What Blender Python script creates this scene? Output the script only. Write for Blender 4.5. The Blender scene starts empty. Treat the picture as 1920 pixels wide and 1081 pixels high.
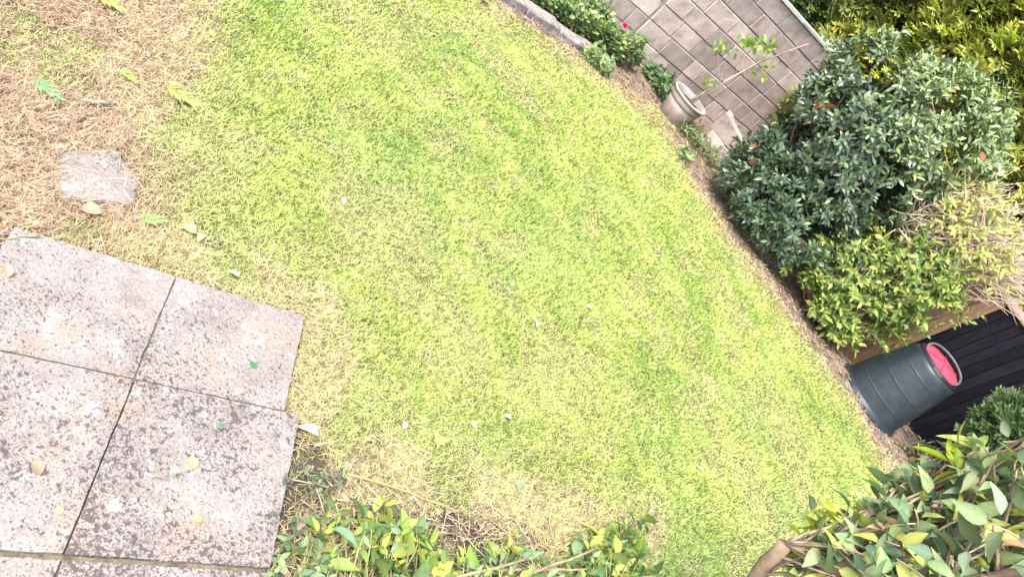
import bpy, math, random
import numpy as np
from mathutils import Matrix, Vector

scene = bpy.context.scene
C = scene.collection
R = math.radians
rng = np.random.default_rng(7)
random.seed(7)

# ------------------------------------------------------------------ camera
EYE = np.array([0.0, 0.0, 1.8])
PITCH, UPANG = R(31.4), R(39.3)          # looking down 31 deg, held strongly rolled
FWD = np.array([0, math.cos(PITCH), -math.sin(PITCH)])
UP0 = np.array([0, math.sin(PITCH), math.cos(PITCH)])
RT0 = np.array([1.0, 0, 0])
CX = math.cos(UPANG) * UP0 + math.sin(UPANG) * RT0
CY = math.sin(UPANG) * UP0 - math.cos(UPANG) * RT0
cam_d = bpy.data.cameras.new('camera')
cam_d.sensor_width = 36.0
cam_d.lens = 24.6
cam_d.clip_start = 0.05
cam_d.clip_end = 500
cam = bpy.data.objects.new('camera', cam_d)
C.objects.link(cam)
m = Matrix.Identity(4)
for i in range(3):
    m[i][0] = CX[i]; m[i][1] = CY[i]; m[i][2] = -FWD[i]; m[i][3] = EYE[i]
cam.matrix_world = m
scene.camera = cam

# ------------------------------------------------------------------ light
SUN_EL, SUN_AZ = R(58), R(205)           # azimuth clockwise from +Y: behind the viewer
world = bpy.data.worlds.new('World')
scene.world = world
world.use_nodes = True
wn = world.node_tree.nodes
wl = world.node_tree.links
sky = wn.new('ShaderNodeTexSky')
sky.sky_type = 'NISHITA'
sky.sun_disc = False
sky.sun_elevation = SUN_EL
sky.sun_rotation = SUN_AZ
sky.air_density = 1.0
sky.dust_density = 4.0
sky.ozone_density = 0.6
wn['Background'].inputs['Strength'].default_value = 0.15
wl.new(sky.outputs[0], wn['Background'].inputs['Color'])
sun_d = bpy.data.lights.new('sun', 'SUN')
sun_d.energy = 1.35
sun_d.angle = R(20)
sun_d.color = (1.0, 0.96, 0.9)
sun = bpy.data.objects.new('sun', sun_d)
C.objects.link(sun)
sdir = Vector((math.sin(SUN_AZ) * math.cos(SUN_EL), math.cos(SUN_AZ) * math.cos(SUN_EL), math.sin(SUN_EL)))
sun.rotation_euler = sdir.to_track_quat('Z', 'Y').to_euler()
sun.location = (0, -5, 12)
scene.view_settings.view_transform = 'Standard'
scene.view_settings.look = 'None'
scene.view_settings.gamma = 1.0
scene.view_settings.exposure = 1.8

# ------------------------------------------------------------------ helpers
def tag(o, label=None, cat=None, group=None, kind=None):
    if label: o['label'] = label
    if cat: o['category'] = cat
    if group: o['group'] = group
    if kind: o['kind'] = kind
    return o

def empty(name, loc):
    o = bpy.data.objects.new(name, None)
    o.empty_display_size = 0.1
    C.objects.link(o)
    o.location = loc
    return o

def link(name, me, parent=None, loc=None):
    o = bpy.data.objects.new(name, me)
    C.objects.link(o)
    if parent is not None: o.parent = parent
    if loc is not None: o.location = loc
    return o

def mesh_np(name, V, T, mat, col=None, smooth=False):
    """triangle mesh from arrays; col is an (n,3) point colour"""
    V = np.asarray(V, np.float32); T = np.asarray(T, np.int32)
    me = bpy.data.meshes.new(name)
    me.vertices.add(len(V)); me.vertices.foreach_set('co', V.ravel())
    me.loops.add(T.size); me.loops.foreach_set('vertex_index', T.ravel())
    me.polygons.add(len(T))
    me.polygons.foreach_set('loop_start', np.arange(0, T.size, 3, dtype=np.int32))
    me.polygons.foreach_set('loop_total', np.full(len(T), 3, np.int32))
    me.polygons.foreach_set('use_smooth', np.full(len(T), smooth, bool))
    if col is not None:
        a = me.color_attributes.new('Col', 'FLOAT_COLOR', 'POINT')
        cc = np.ones((len(V), 4), np.float32); cc[:, :3] = col
        a.data.foreach_set('color', cc.ravel())
    me.materials.append(mat)
    me.update(calc_edges=True)
    return me

def mesh_py(name, V, F, mat, smooth=False, bevel=0):
    me = bpy.data.meshes.new(name)
    me.from_pydata([tuple(v) for v in V], [], F)
    me.materials.append(mat)
    if smooth:
        for p in me.polygons: p.use_smooth = True
    me.update()
    return me

def nrm(a):
    return a / np.maximum(np.linalg.norm(a, axis=-1, keepdims=True), 1e-9)

def _hash(ix, iy, s):
    h = (ix * 374761393 + iy * 668265263 + s * 1442695041) & 0xffffffff
    h = ((h ^ (h >> 13)) * 1274126177) & 0xffffffff
    return ((h ^ (h >> 16)) & 0xffff) / 65535.0

def vnoise(x, y, s=0):
    x = np.asarray(x, float); y = np.asarray(y, float)
    ix = np.floor(x).astype(np.int64); iy = np.floor(y).astype(np.int64)
    fx = x - ix; fy = y - iy
    fx = fx * fx * (3 - 2 * fx); fy = fy * fy * (3 - 2 * fy)
    a = _hash(ix, iy, s); b = _hash(ix + 1, iy, s); c_ = _hash(ix, iy + 1, s); d = _hash(ix + 1, iy + 1, s)
    return (a * (1 - fx) + b * fx) * (1 - fy) + (c_ * (1 - fx) + d * fx) * fy

def fbm(x, y, s=0, o=4):
    t = 0; amp = 0.5; tot = 0
    for k in range(o):
        t = t + amp * vnoise(x * 2 ** k + 13.7 * k, y * 2 ** k - 7.1 * k, s + k); tot += amp; amp *= 0.5
    return t / tot

def sstep(a, b, x):
    t = np.clip((x - a) / (b - a), 0, 1)
    return t * t * (3 - 2 * t)

def gz(x, y):
    """height of the ground: small bumps"""
    return (fbm(np.asarray(x) * 2.2, np.asarray(y) * 2.2, 50, 3) - 0.5) * 0.05 - 0.005

def project(P):
    d = P - EYE
    w = d @ FWD
    f = 24.6 / 36.0
    return (d @ CX) / w * f, (d @ CY) / w * f * 1.0, w      # +-0.5 wide, +-0.2815 high

def in_frame(P, mx=0.0):
    a, b, w = project(P)
    return (w > 0.05) & (np.abs(a) < 0.5 + mx) & (np.abs(b) < 0.2815 + mx)

# ------------------------------------------------------------------ materials
def new_mat(name):
    mt = bpy.data.materials.new(name)
    mt.use_nodes = True
    nt = mt.node_tree
    return mt, nt, nt.nodes, nt.links, nt.nodes['Principled BSDF']

def leaf_mat(name, rough=0.45, spec=0.5, trans=0.3, vein=True):
    mt, nt, N, L, b = new_mat(name)
    at = N.new('ShaderNodeAttribute'); at.attribute_name = 'Col'
    tc = N.new('ShaderNodeTexCoord')
    nz = N.new('ShaderNodeTexNoise'); nz.inputs['Scale'].default_value = 35; nz.inputs['Detail'].default_value = 3
    L.new(tc.outputs['Object'], nz.inputs['Vector'])
    mr = N.new('ShaderNodeMapRange'); mr.inputs[1].default_value = 0.3; mr.inputs[2].default_value = 0.7
    mr.inputs[3].default_value = 0.72; mr.inputs[4].default_value = 1.25
    L.new(nz.outputs[0], mr.inputs[0])
    mx = N.new('ShaderNodeMix'); mx.data_type = 'RGBA'; mx.blend_type = 'MULTIPLY'; mx.inputs[0].default_value = 1
    L.new(at.outputs['Color'], mx.inputs[6]); L.new(mr.outputs[0], mx.inputs[7])
    L.new(mx.outputs[2], b.inputs['Base Color'])
    b.inputs['Roughness'].default_value = rough
    b.inputs['Specular IOR Level'].default_value = spec
    tr = N.new('ShaderNodeBsdfTranslucent')
    tm = N.new('ShaderNodeMix'); tm.data_type = 'RGBA'; tm.blend_type = 'MULTIPLY'; tm.inputs[0].default_value = 1
    tm.inputs[7].default_value = (1.15, 1.2, 0.5, 1)
    L.new(mx.outputs[2], tm.inputs[6]); L.new(tm.outputs[2], tr.inputs[0])
    ms = N.new('ShaderNodeMixShader'); ms.inputs[0].default_value = trans
    L.new(b.outputs[0], ms.inputs[1]); L.new(tr.outputs[0], ms.inputs[2])
    L.new(ms.outputs[0], N['Material Output'].inputs[0])
    return mt

def simple_noise_mat(name, cols, scale=8, rough=0.85, bump=0.3, bscale=60, stretch=(1, 1, 1), rnd=0.0, dist=0.002, spec=0.3):
    """colour ramp over noise, with per-object brightness variation and a fine bump"""
    mt, nt, N, L, b = new_mat(name)
    tc = N.new('ShaderNodeTexCoord')
    mp = N.new('ShaderNodeMapping'); mp.inputs['Scale'].default_value = stretch
    L.new(tc.outputs['Object'], mp.inputs[0])
    oi = N.new('ShaderNodeObjectInfo')
    ad = N.new('ShaderNodeVectorMath'); ad.operation = 'ADD'
    sc = N.new('ShaderNodeVectorMath'); sc.operation = 'SCALE'; sc.inputs[0].default_value = (13.1, 7.7, 5.3)
    L.new(oi.outputs['Random'], sc.inputs['Scale'])
    L.new(mp.outputs[0], ad.inputs[0]); L.new(sc.outputs[0], ad.inputs[1])
    nz = N.new('ShaderNodeTexNoise'); nz.inputs['Scale'].default_value = scale; nz.inputs['Detail'].default_value = 7
    nz.inputs['Roughness'].default_value = 0.65
    L.new(ad.outputs[0], nz.inputs['Vector'])
    rp = N.new('ShaderNodeValToRGB')
    el = rp.color_ramp.elements
    while len(el) < len(cols): el.new(0.5)
    for i, cl in enumerate(cols):
        el[i].position = 0.28 + 0.44 * i / max(1, len(cols) - 1); el[i].color = (*cl, 1)
    L.new(nz.outputs[0], rp.inputs[0])
    out = rp.outputs[0]
    if rnd > 0:
        mr = N.new('ShaderNodeMapRange'); mr.inputs[3].default_value = 1 - rnd; mr.inputs[4].default_value = 1 + rnd
        L.new(oi.outputs['Random'], mr.inputs[0])
        mx = N.new('ShaderNodeMix'); mx.data_type = 'RGBA'; mx.blend_type = 'MULTIPLY'; mx.inputs[0].default_value = 1
        L.new(out, mx.inputs[6]); L.new(mr.outputs[0], mx.inputs[7]); out = mx.outputs[2]
    L.new(out, b.inputs['Base Color'])
    b.inputs['Roughness'].default_value = rough
    b.inputs['Specular IOR Level'].default_value = spec
    n2 = N.new('ShaderNodeTexNoise'); n2.inputs['Scale'].default_value = bscale; n2.inputs['Detail'].default_value = 6
    L.new(ad.outputs[0], n2.inputs['Vector'])
    bp = N.new('ShaderNodeBump'); bp.inputs['Strength'].default_value = bump; bp.inputs['Distance'].default_value = dist
    L.new(n2.outputs[0], bp.inputs['Height']); L.new(bp.outputs[0], b.inputs['Normal'])
    return mt

M = {}
M['leaf'] = leaf_mat('leaf', 0.6, 0.28, 0.3)
M['gloss_leaf'] = leaf_mat('gloss_leaf', 0.38, 0.7, 0.12)
M['grass'] = leaf_mat('grass', 0.6, 0.25, 0.35)
M['twig'] = leaf_mat('twig', 0.85, 0.2, 0.0)
M['ground'] = leaf_mat('ground', 0.95, 0.1, 0.0)
M['block'] = simple_noise_mat('block', [(0.22, 0.172, 0.158), (0.42, 0.345, 0.315), (0.52, 0.435, 0.4), (0.6, 0.525, 0.485)], 6, 0.92, 0.9, 40, rnd=0.26, dist=0.004)
M['block_tan'] = simple_noise_mat('block_tan', [(0.22, 0.17, 0.15), (0.36, 0.285, 0.25), (0.44, 0.365, 0.32), (0.5, 0.435, 0.395)], 5, 0.92, 0.7, 45, rnd=0.15, dist=0.004)
M['block_dark'] = simple_noise_mat('block_dark', [(0.19, 0.15, 0.14), (0.37, 0.305, 0.285), (0.46, 0.385, 0.36), (0.54, 0.47, 0.44)], 5, 0.92, 0.7, 45, rnd=0.15, dist=0.004)
M['mortar'] = simple_noise_mat('mortar', [(0.16, 0.145, 0.135), (0.4, 0.37, 0.34)], 9, 0.95, 0.6, 70)
M['coping'] = simple_noise_mat('coping', [(0.42, 0.43, 0.38), (0.62, 0.62, 0.56)], 12, 0.9, 0.5, 60)
M['kerb'] = simple_noise_mat('kerb', [(0.12, 0.105, 0.095), (0.26, 0.23, 0.21), (0.38, 0.345, 0.32)], 14, 0.93, 0.8, 60, rnd=0.12, dist=0.004)
M['black_wood'] = simple_noise_mat('black_wood', [(0.004, 0.004, 0.007), (0.008, 0.0075, 0.012), (0.016, 0.014, 0.017)], 6, 0.75, 0.5, 30, stretch=(14, 14, 1), rnd=0.4, spec=0.12)
M['brown_wood'] = simple_noise_mat('brown_wood', [(0.16, 0.085, 0.055), (0.27, 0.16, 0.1), (0.36, 0.24, 0.16)], 4, 0.8, 0.5, 30, stretch=(12, 12, 1), rnd=0.15)
M['red_wood'] = simple_noise_mat('red_wood', [(0.3, 0.17, 0.15), (0.42, 0.27, 0.24)], 5, 0.8, 0.4, 30, stretch=(1, 12, 12))
M['terracotta'] = simple_noise_mat('terracotta', [(0.2, 0.165, 0.145), (0.31, 0.26, 0.235), (0.4, 0.35, 0.32)], 9, 0.85, 0.35, 60)
M['pot_rim'] = simple_noise_mat('pot_rim', [(0.3, 0.27, 0.245), (0.45, 0.41, 0.375)], 12, 0.85, 0.3, 60)
M['soil'] = simple_noise_mat('soil', [(0.03, 0.022, 0.018), (0.08, 0.06, 0.05), (0.14, 0.11, 0.095)], 20, 0.95, 1.0, 60, dist=0.01)
M['joint_soil'] = simple_noise_mat('joint_soil', [(0.06, 0.05, 0.035), (0.15, 0.13, 0.09), (0.22, 0.19, 0.13)], 40, 0.95, 1.0, 90, dist=0.006)
M['bin'] = simple_noise_mat('bin', [(0.012, 0.019, 0.026), (0.018, 0.027, 0.036), (0.03, 0.041, 0.05)], 9, 0.4, 0.15, 120, spec=0.45, dist=0.001)
M['bin_black'] = simple_noise_mat('bin_black', [(0.012, 0.013, 0.015), (0.022, 0.023, 0.026)], 7, 0.5, 0.1, 100)
M['bin_grey'] = simple_noise_mat('bin_grey', [(0.07, 0.078, 0.086), (0.12, 0.13, 0.14)], 7, 0.5, 0.1, 100)
M['red'] = simple_noise_mat('red', [(0.55, 0.04, 0.07), (0.68, 0.07, 0.12)], 5, 0.45, 0.1, 80)
M['green_tie'] = simple_noise_mat('green_tie', [(0.05, 0.2, 0.14), (0.1, 0.3, 0.2)], 20, 0.6, 0.1, 80)
M['pale_bark'] = simple_noise_mat('pale_bark', [(0.25, 0.2, 0.16), (0.45, 0.39, 0.33)], 15, 0.85, 0.5, 80)

def slab_mat():
    mt, nt, N, L, b = new_mat('slab')
    tc = N.new('ShaderNodeTexCoord')
    def noise(scale, det=5, rough=0.6, off=0.0):
        mp = N.new('ShaderNodeMapping'); mp.inputs['Location'].default_value = (off, off * 0.7, 0)
        L.new(tc.outputs['Object'], mp.inputs[0])
        n = N.new('ShaderNodeTexNoise'); n.inputs['Scale'].default_value = scale; n.inputs['Detail'].default_value = det
        n.inputs['Roughness'].default_value = rough
        L.new(mp.outputs[0], n.inputs['Vector'])
        return n.outputs[0]
    def ramp(src, stops):
        r = N.new('ShaderNodeValToRGB'); el = r.color_ramp.elements
        while len(el) < len(stops): el.new(0.5)
        for e, (p, cl) in zip(el, stops): e.position = p; e.color = (*cl, 1)
        L.new(src, r.inputs[0]); return r.outputs[0]
    def mix(fac, a, c2):
        mx = N.new('ShaderNodeMix'); mx.data_type = 'RGBA'
        L.new(fac, mx.inputs[0])
        if isinstance(a, tuple): mx.inputs[6].default_value = (*a, 1)
        else: L.new(a, mx.inputs[6])
        if isinstance(c2, tuple): mx.inputs[7].default_value = (*c2, 1)
        else: L.new(c2, mx.inputs[7])
        return mx.outputs[2]
    def math_(op, a, c2):
        n = N.new('ShaderNodeMath'); n.operation = op
        for i, q in enumerate((a, c2)):
            if isinstance(q, (int, float)): n.inputs[i].default_value = q
            else: L.new(q, n.inputs[i])
        return n.outputs[0]
    base = ramp(noise(9, 8, 0.7), [(0.3, (0.205, 0.176, 0.158)), (0.5, (0.272, 0.241, 0.219)), (0.7, (0.325, 0.293, 0.268))])
    tan = ramp(noise(5, 4, 0.6, 3.3), [(0.52, (0, 0, 0)), (0.7, (0.55, 0.55, 0.55))])
    base = mix(tan, base, (0.36, 0.27, 0.2))
    # white crusty lichen
    wh = ramp(noise(21, 4, 0.55, 8.1), [(0.6, (0, 0, 0)), (0.68, (0.85, 0.85, 0.85))])
    base = mix(wh, base, (0.39, 0.365, 0.35))
    # fine grain
    fg = ramp(noise(150, 3, 0.6, 1.1), [(0.35, (0.75, 0.75, 0.75)), (0.65, (1.12, 1.12, 1.12))])
    mm = N.new('ShaderNodeMix'); mm.data_type = 'RGBA'; mm.blend_type = 'MULTIPLY'; mm.inputs[0].default_value = 1
    L.new(base, mm.inputs[6]); L.new(fg, mm.inputs[7]); base = mm.outputs[2]
    # dark lichen spots: density follows a broad noise and the per-vertex crust amount
    at = N.new('ShaderNodeAttribute'); at.attribute_name = 'Col'
    sp = N.new('ShaderNodeSeparateColor'); L.new(at.outputs['Color'], sp.inputs[0])
    broad = noise(4.5, 3, 0.5, 5.7)
    v1 = noise(85, 3, 0.55, 2.2)
    th = math_('MULTIPLY_ADD', broad, 0.3)
    n = th.node; n.inputs[2].default_value = 0.0
    dens = math_('ADD', th, math_('MULTIPLY', sp.outputs[0], 0.12))
    sm = math_('ADD', v1, dens)
    dk = ramp(sm, [(0.80, (0, 0, 0)), (0.82, (0.85, 0.85, 0.85))])
    v2 = noise(180, 2, 0.55, 6.2)
    dk2 = ramp(math_('ADD', v2, math_('MULTIPLY', dens, 0.9)), [(0.765, (0, 0, 0)), (0.79, (0.65, 0.65, 0.65))])
    dd = math_('MAXIMUM', dk, dk2)
    base = mix(dd, base, (0.07, 0.058, 0.057))
    L.new(base, b.inputs['Base Color'])
    b.inputs['Roughness'].default_value = 0.93
    b.inputs['Specular IOR Level'].default_value = 0.2
    bp = N.new('ShaderNodeBump'); bp.inputs['Strength'].default_value = 0.6; bp.inputs['Distance'].default_value = 0.003
    hsum = math_('ADD', noise(110, 6, 0.7, 4.4), math_('MULTIPLY', dd, 0.25))
    L.new(hsum, bp.inputs['Height']); L.new(bp.outputs[0], b.inputs['Normal'])
    return mt
M['slab'] = slab_mat()

# ------------------------------------------------------------------ layout (metres, viewer above the origin, +Y ahead)
GU = np.array([0.70, 0.714]); GV = np.array([0.714, -0.70])      # the patio and block wall run along GU
def uv(u, v): return GU * u + GV * v
LAWN_EDGE = np.array([(-4.5, 1.0), (-2.6, 4.6), (-1.93, 5.5), (-1.02, 6.8), (-0.46, 7.5), (0.2, 7.0), (0.91, 6.62), (1.55, 6.55), (2.42, 6.42), (3.03, 6.12), (3.6, 5.9), (5.5, 5.4), (6.0, -3), (-4.5, -3)])
def inside(poly, x, y):
    r = np.zeros(np.shape(x), bool); n = len(poly); j = n - 1
    for i in range(n):
        xi, yi = poly[i]; xj, yj = poly[j]
        cnd = ((yi > y) != (yj > y)) & (x < (xj - xi) * (y - yi) / (yj - yi + 1e-12) + xi)
        r ^= cnd; j = i
    return r
def dist_poly(poly, x, y, closed=True):
    d = np.full(np.shape(x), 1e9); n = len(poly)
    for i in range(n if closed else n - 1):
        a = poly[i]; bb = poly[(i + 1) % n]; e = bb - a
        t = np.clip(((x - a[0]) * e[0] + (y - a[1]) * e[1]) / (e @ e), 0, 1)
        d = np.minimum(d, np.hypot(x - a[0] - t * e[0], y - a[1] - t * e[1]))
    return d
# paving: rows across GV, slightly skewed joints (corners given in u, v)
def su(col, v): return col - 0.17 * (v + 1.49)
SLABS = []
rows = [(-1.49, -1.102, 0.0, 0.022, 0.32), (-1.102, -0.628, 0.05, 0.029, 0.66), (-0.624, -0.15, 0.045, 0.025, 0.55)]
cols = [-0.36, 0.118, 0.543, 0.978]
for (v0, v1, du, top, crust) in rows:
    for ci in range(3):
        if ci == 0 and v0 < -1.4: continue
        g = 0.0015
        u0, u1 = cols[ci], cols[ci + 1] + (du if ci == 2 else 0)
        q = [uv(su(u0, v0) + g, v0 + g * 2.2), uv(su(u1, v0) - g, v0 + g * 2.2), uv(su(u1, v1) - g, v1 - g * 2.2), uv(su(u0, v1) + g, v1 - g * 2.2)]
        SLABS.append((q, top, crust))
PATIO = np.array([uv(su(0.118, -1.49), -1.49), uv(su(0.978, -1.49), -1.49), uv(su(0.978, -1.102), -1.102), uv(su(1.028, -1.102), -1.102), uv(su(1.028, -0.15), -0.15), uv(su(-0.36, -0.15), -0.15), uv(su(-0.36, -1.1), -1.1), uv(su(0.118, -1.1), -1.1)])
STONE = np.array([(-1.19, 1.40), (-1.18, 1.58), (-1.03, 1.56), (-0.955, 1.485), (-1.05, 1.30)])

def straw_amount(x, y):
    """0 = green lawn ... 1 = dead straw; places where the turf has died off"""
    n = fbm(x * 1.7, y * 1.7, 3, 4)
    n2 = fbm(x * 6, y * 6, 9, 3)
    dp = dist_poly(PATIO, x, y)
    s = 0.95 * (1 - sstep(0.08, 0.42, dp + (n2 - 0.5) * 0.3))
    # dry corner on the left
    line = (x + 1.02) * 0.67 + (y - 1.86) * 0.75
    s = np.maximum(s, 1.0 * (1 - sstep(-0.2, 0.2, line + (n - 0.5) * 0.5)) * (x < -0.45))
    # worn strip in front of the low foliage
    s = np.maximum(s, 0.9 * (1 - sstep(0.1, 0.42, np.abs((x - 0.25) * -0.62 + (y - 1.6) * 0.78 + 0.02) + (n2 - 0.5) * 0.3)) * (x > -0.1) * (x < 1.3))
    de = dist_poly(LAWN_EDGE[2:12], x, y, False)
    s = np.maximum(s, 0.85 * (1 - sstep(0.1, 0.7, de + (n - 0.5) * 0.5)))
    s = np.maximum(s, 0.5 * sstep(0.53, 0.70, n))
    s = np.maximum(s, 0.5 * sstep(0.55, 0.72, n2))
    s = s * (1 - 0.5 * sstep(0.6, 0.75, fbm(x * 3.1, y * 3.1, 77, 3)))
    return np.clip(s, 0, 1)

def red_amount(x, y):
    line = (x + 1.2) * 0.67 + (y - 1.8) * 0.75
    return (1 - sstep(-0.2, 0.25, line + (fbm(x * 4, y * 4, 21, 3) - 0.5) * 0.6)) * (x < -0.7)

# ------------------------------------------------------------------ ground sheet
def axis(a, b, step, far):
    mid = list(np.arange(a, b + 1e-6, step)); out = []; d = step
    lo = []; v = a
    while v > -far: d *= 1.5; v -= d; lo.append(v)
    hi = []; v = b; d = step
    while v < far: d *= 1.5; v += d; hi.append(v)
    return np.array(lo[::-1] + mid + hi)
ax = axis(-3.2, 5.0, 0.04, 90); ay = axis(0.2, 10.0, 0.04, 90)
gx, gy = np.meshgrid(ax, ay)
fx, fy = gx.ravel(), gy.ravel()
gzv = gz(fx, fy)
dpat = dist_poly(PATIO, fx, fy); ipat = inside(PATIO, fx, fy)
gzv = np.where(ipat, -0.05, gzv)
inl = inside(LAWN_EDGE, fx, fy)
st = straw_amount(fx, fy)
n1 = fbm(fx * 9, fy * 9, 31, 4)
lawn_c = np.array([0.085, 0.10, 0.03]) * (0.6 + 0.9 * n1)[:, None]
straw_c = np.array([0.16, 0.115, 0.075]) * (0.5 + 1.0 * n1)[:, None]
soil_c = np.array([0.2, 0.155, 0.125]) * (0.45 + 1.1 * n1)[:, None]
gc = lawn_c * (1 - st)[:, None] + straw_c * st[:, None]
wornd = dist_poly(np.array([(0.02, 1.40), (0.15, 1.12), (0.45, 1.48), (0.75, 1.85)]), fx, fy, False) + (fbm(fx * 8, fy * 8, 120, 2) - 0.5) * 0.25
wk = (1 - sstep(0.09, 0.17, wornd))[:, None]
gc = gc * (1 - wk) + np.array([0.085, 0.066, 0.052]) * (0.5 + n1)[:, None] * wk       # bare dark soil along the low shoots
gc = np.where(inl[:, None], gc, soil_c)
nx, ny = len(ax), len(ay)
idx = np.arange(nx * ny).reshape(ny, nx)
q = np.stack([idx[:-1, :-1], idx[:-1, 1:], idx[1:, 1:], idx[1:, :-1]], -1).reshape(-1, 4)
T = np.concatenate([q[:, [0, 1, 2]], q[:, [0, 2, 3]]])
gr = link('ground', mesh_np('ground', np.stack([fx, fy, gzv], 1), T, M['ground'], gc, smooth=True))
tag(gr, 'bare soil and thatch under the lawn and beds', kind='structure')

# ------------------------------------------------------------------ paving
def slab_mesh(quad, z0, z1, crust, sub=14, chip=0.0016, seed=0):
    r = np.random.default_rng(seed)
    a, b_, c_, d = [np.array(p) for p in quad]
    V = []; 
    for j in range(sub + 1):
        for i in range(sub + 1):
            s, t = i / sub, j / sub
            p = (a * (1 - s) + b_ * s) * (1 - t) + (d * (1 - s) + c_ * s) * t
            edge = i in (0, sub) or j in (0, sub)
            if edge:
                ctr = (a + b_ + c_ + d) / 4
                p = p + nrm(ctr - p) * abs(r.normal(0, chip))
            z = z1 + (fbm(p[0] * 5, p[1] * 5, seed, 2) - 0.5) * 0.004 - (0.0008 if edge else 0)
            e = min(s, 1 - s, t, 1 - t)
            V.append((p[0], p[1], z, crust * (0.45 + 1.0 * fbm(p[0] * 4 + 2, p[1] * 4, seed + 40, 2))))
    n = sub + 1
    F = []
    for j in range(sub):
        for i in range(sub):
            k = j * n + i
            F += [(k, k + 1, k + n + 1), (k, k + n + 1, k + n)]
    ring = [i for i in range(n)] + [j * n + sub for j in range(1, n)] + [sub * n + i for i in range(sub - 1, -1, -1)] + [j * n for j in range(sub - 1, 0, -1)]
    base = len(V)
    for k in ring: V.append((V[k][0], V[k][1], z0, V[k][3]))
    m_ = len(ring)
    for i in range(m_):
        j = (i + 1) % m_
        F += [(ring[i], base + i, base + j), (ring[i], base + j, ring[j])]
    V = np.array(V); F = np.array(F)
    # face up
    p = V[F[0], :3]
    if np.cross(p[1] - p[0], p[2] - p[0])[2] < 0: F = F[:, ::-1]
    col = np.stack([V[:, 3]] * 3, 1)
    return mesh_np('paving_slab', V[:, :3], F, M['slab'], col)

pb = np.array(PATIO)
pc = pb.mean(0)
PV = [(*(pc + (p - pc) * 0.985), 0.016) for p in pb] + [(*(pc + (p - pc) * 0.985), -0.12) for p in pb]
nP = len(pb)
patio = link('patio', mesh_py('patio', PV, [list(range(nP))[::-1]] + [[i, (i + 1) % nP, nP + (i + 1) % nP, nP + i] for i in range(nP)], M['joint_soil']))
tag(patio, 'small patio of square lichen-speckled concrete slabs at the lawn edge', kind='structure')
for i, (qd, top, crust) in enumerate(SLABS):
    link('paving_slab', slab_mesh(qd, -0.03, top, crust, seed=i + 3), patio)

# ------------------------------------------------------------------ leaf templates
def leaf_tmpl(prof, fold=0.15, curl=0.2, wave=0.0):
    """leaf along +Y, length 1; prof = [(t, half width)]"""
    V = [(0, 0, 0)]
    for k, (t, w) in enumerate(prof):
        z = -curl * t * t; wv = wave * math.sin(k * 2.1)
        V += [(-w, t, z + fold * w + wv), (0, t, z), (w, t, z + fold * w - wv)]
    V.append((0, 1, -curl))
    T = [(0, 2, 1), (0, 3, 2)]
    n = len(prof)
    for k in range(n - 1):
        a = 1 + 3 * k; b_ = a + 3
        T += [(a, a + 1, b_ + 1), (a, b_ + 1, b_), (a + 1, a + 2, b_ + 2), (a + 1, b_ + 2, b_ + 1)]
    a = 1 + 3 * (n - 1); e = len(V) - 1
    T += [(a, a + 1, e), (a + 1, a + 2, e)]
    return np.array(V, float), np.array(T)
LT_LAUREL = leaf_tmpl([(0.25, 0.15), (0.6, 0.19)], 0.25, 0.15)
LT_OVATE = leaf_tmpl([(0.06, 0.07), (0.17, 0.18), (0.32, 0.25), (0.5, 0.25), (0.68, 0.19), (0.85, 0.09)], 0.32, 0.24, 0.014)
LT_CURL = leaf_tmpl([(0.06, 0.06), (0.17, 0.16), (0.32, 0.22), (0.5, 0.22), (0.68, 0.16), (0.85, 0.075)], 0.6, 0.45, 0.02)
LT_SMALL = leaf_tmpl([(0.25, 0.2), (0.6, 0.2)], 0.3, 0.2)
LT_LONG = leaf_tmpl([(0.12, 0.07), (0.4, 0.13), (0.7, 0.11), (0.88, 0.05)], 0.35, 0.35)
LT_ROUND = leaf_tmpl([(0.1, 0.22), (0.4, 0.42), (0.75, 0.34), (0.93, 0.16)], 0.12, 0.12, 0.02)

def frames(D, Nn):
    Y = nrm(D); X = np.cross(Y, Nn)
    bad = np.linalg.norm(X, axis=1) < 1e-4
    X[bad] = np.cross(Y[bad], np.array([1, 0.3, 0.1]))
    X = nrm(X); Z = np.cross(X, Y)
    return np.stack([X, Y, Z], -1)     # columns

def bulk(tmpl, P, Rm, S, col, shade=None):
    V, T = tmpl
    k = len(V); n = len(P)
    W = np.einsum('nij,kj->nki', Rm, V) * S[:, None, None] + P[:, None, :]
    F = (T[None] + (np.arange(n) * k)[:, None, None]).reshape(-1, 3)
    Cc = np.repeat(col[:, None, :], k, 1)
    if shade is not None: Cc = Cc * shade[None, :, None]
    return W.reshape(-1, 3), F, Cc.reshape(-1, 3)

def tubes(paths, sides=5):
    Vs, Ts, base = [], [], 0
    for pts, r0, r1 in paths:
        pts = np.asarray(pts, float); n = len(pts)
        tan = nrm(np.gradient(pts, axis=0))
        ref = np.array([0.31, 0.22, 0.92]); A = nrm(np.cross(tan, ref)); B = np.cross(tan, A)
        rr = np.linspace(r0, r1, n)
        ang = np.linspace(0, 2 * math.pi, sides, endpoint=False)
        ringv = pts[:, None] + rr[:, None, None] * (np.cos(ang)[None, :, None] * A[:, None] + np.sin(ang)[None, :, None] * B[:, None])
        Vs.append(ringv.reshape(-1, 3))
        for i in range(n - 1):
            for s in range(sides):
                a = base + i * sides + s; b_ = base + i * sides + (s + 1) % sides
                Ts += [(a, b_, b_ + sides), (a, b_ + sides, a + sides)]
        e = base + (n - 1) * sides
        for s in range(1, sides - 1):
            Ts.append((e, e + s, e + s + 1)); Ts.append((base, base + s + 1, base + s))
        base += n * sides
    return np.concatenate(Vs), np.array(Ts)

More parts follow.
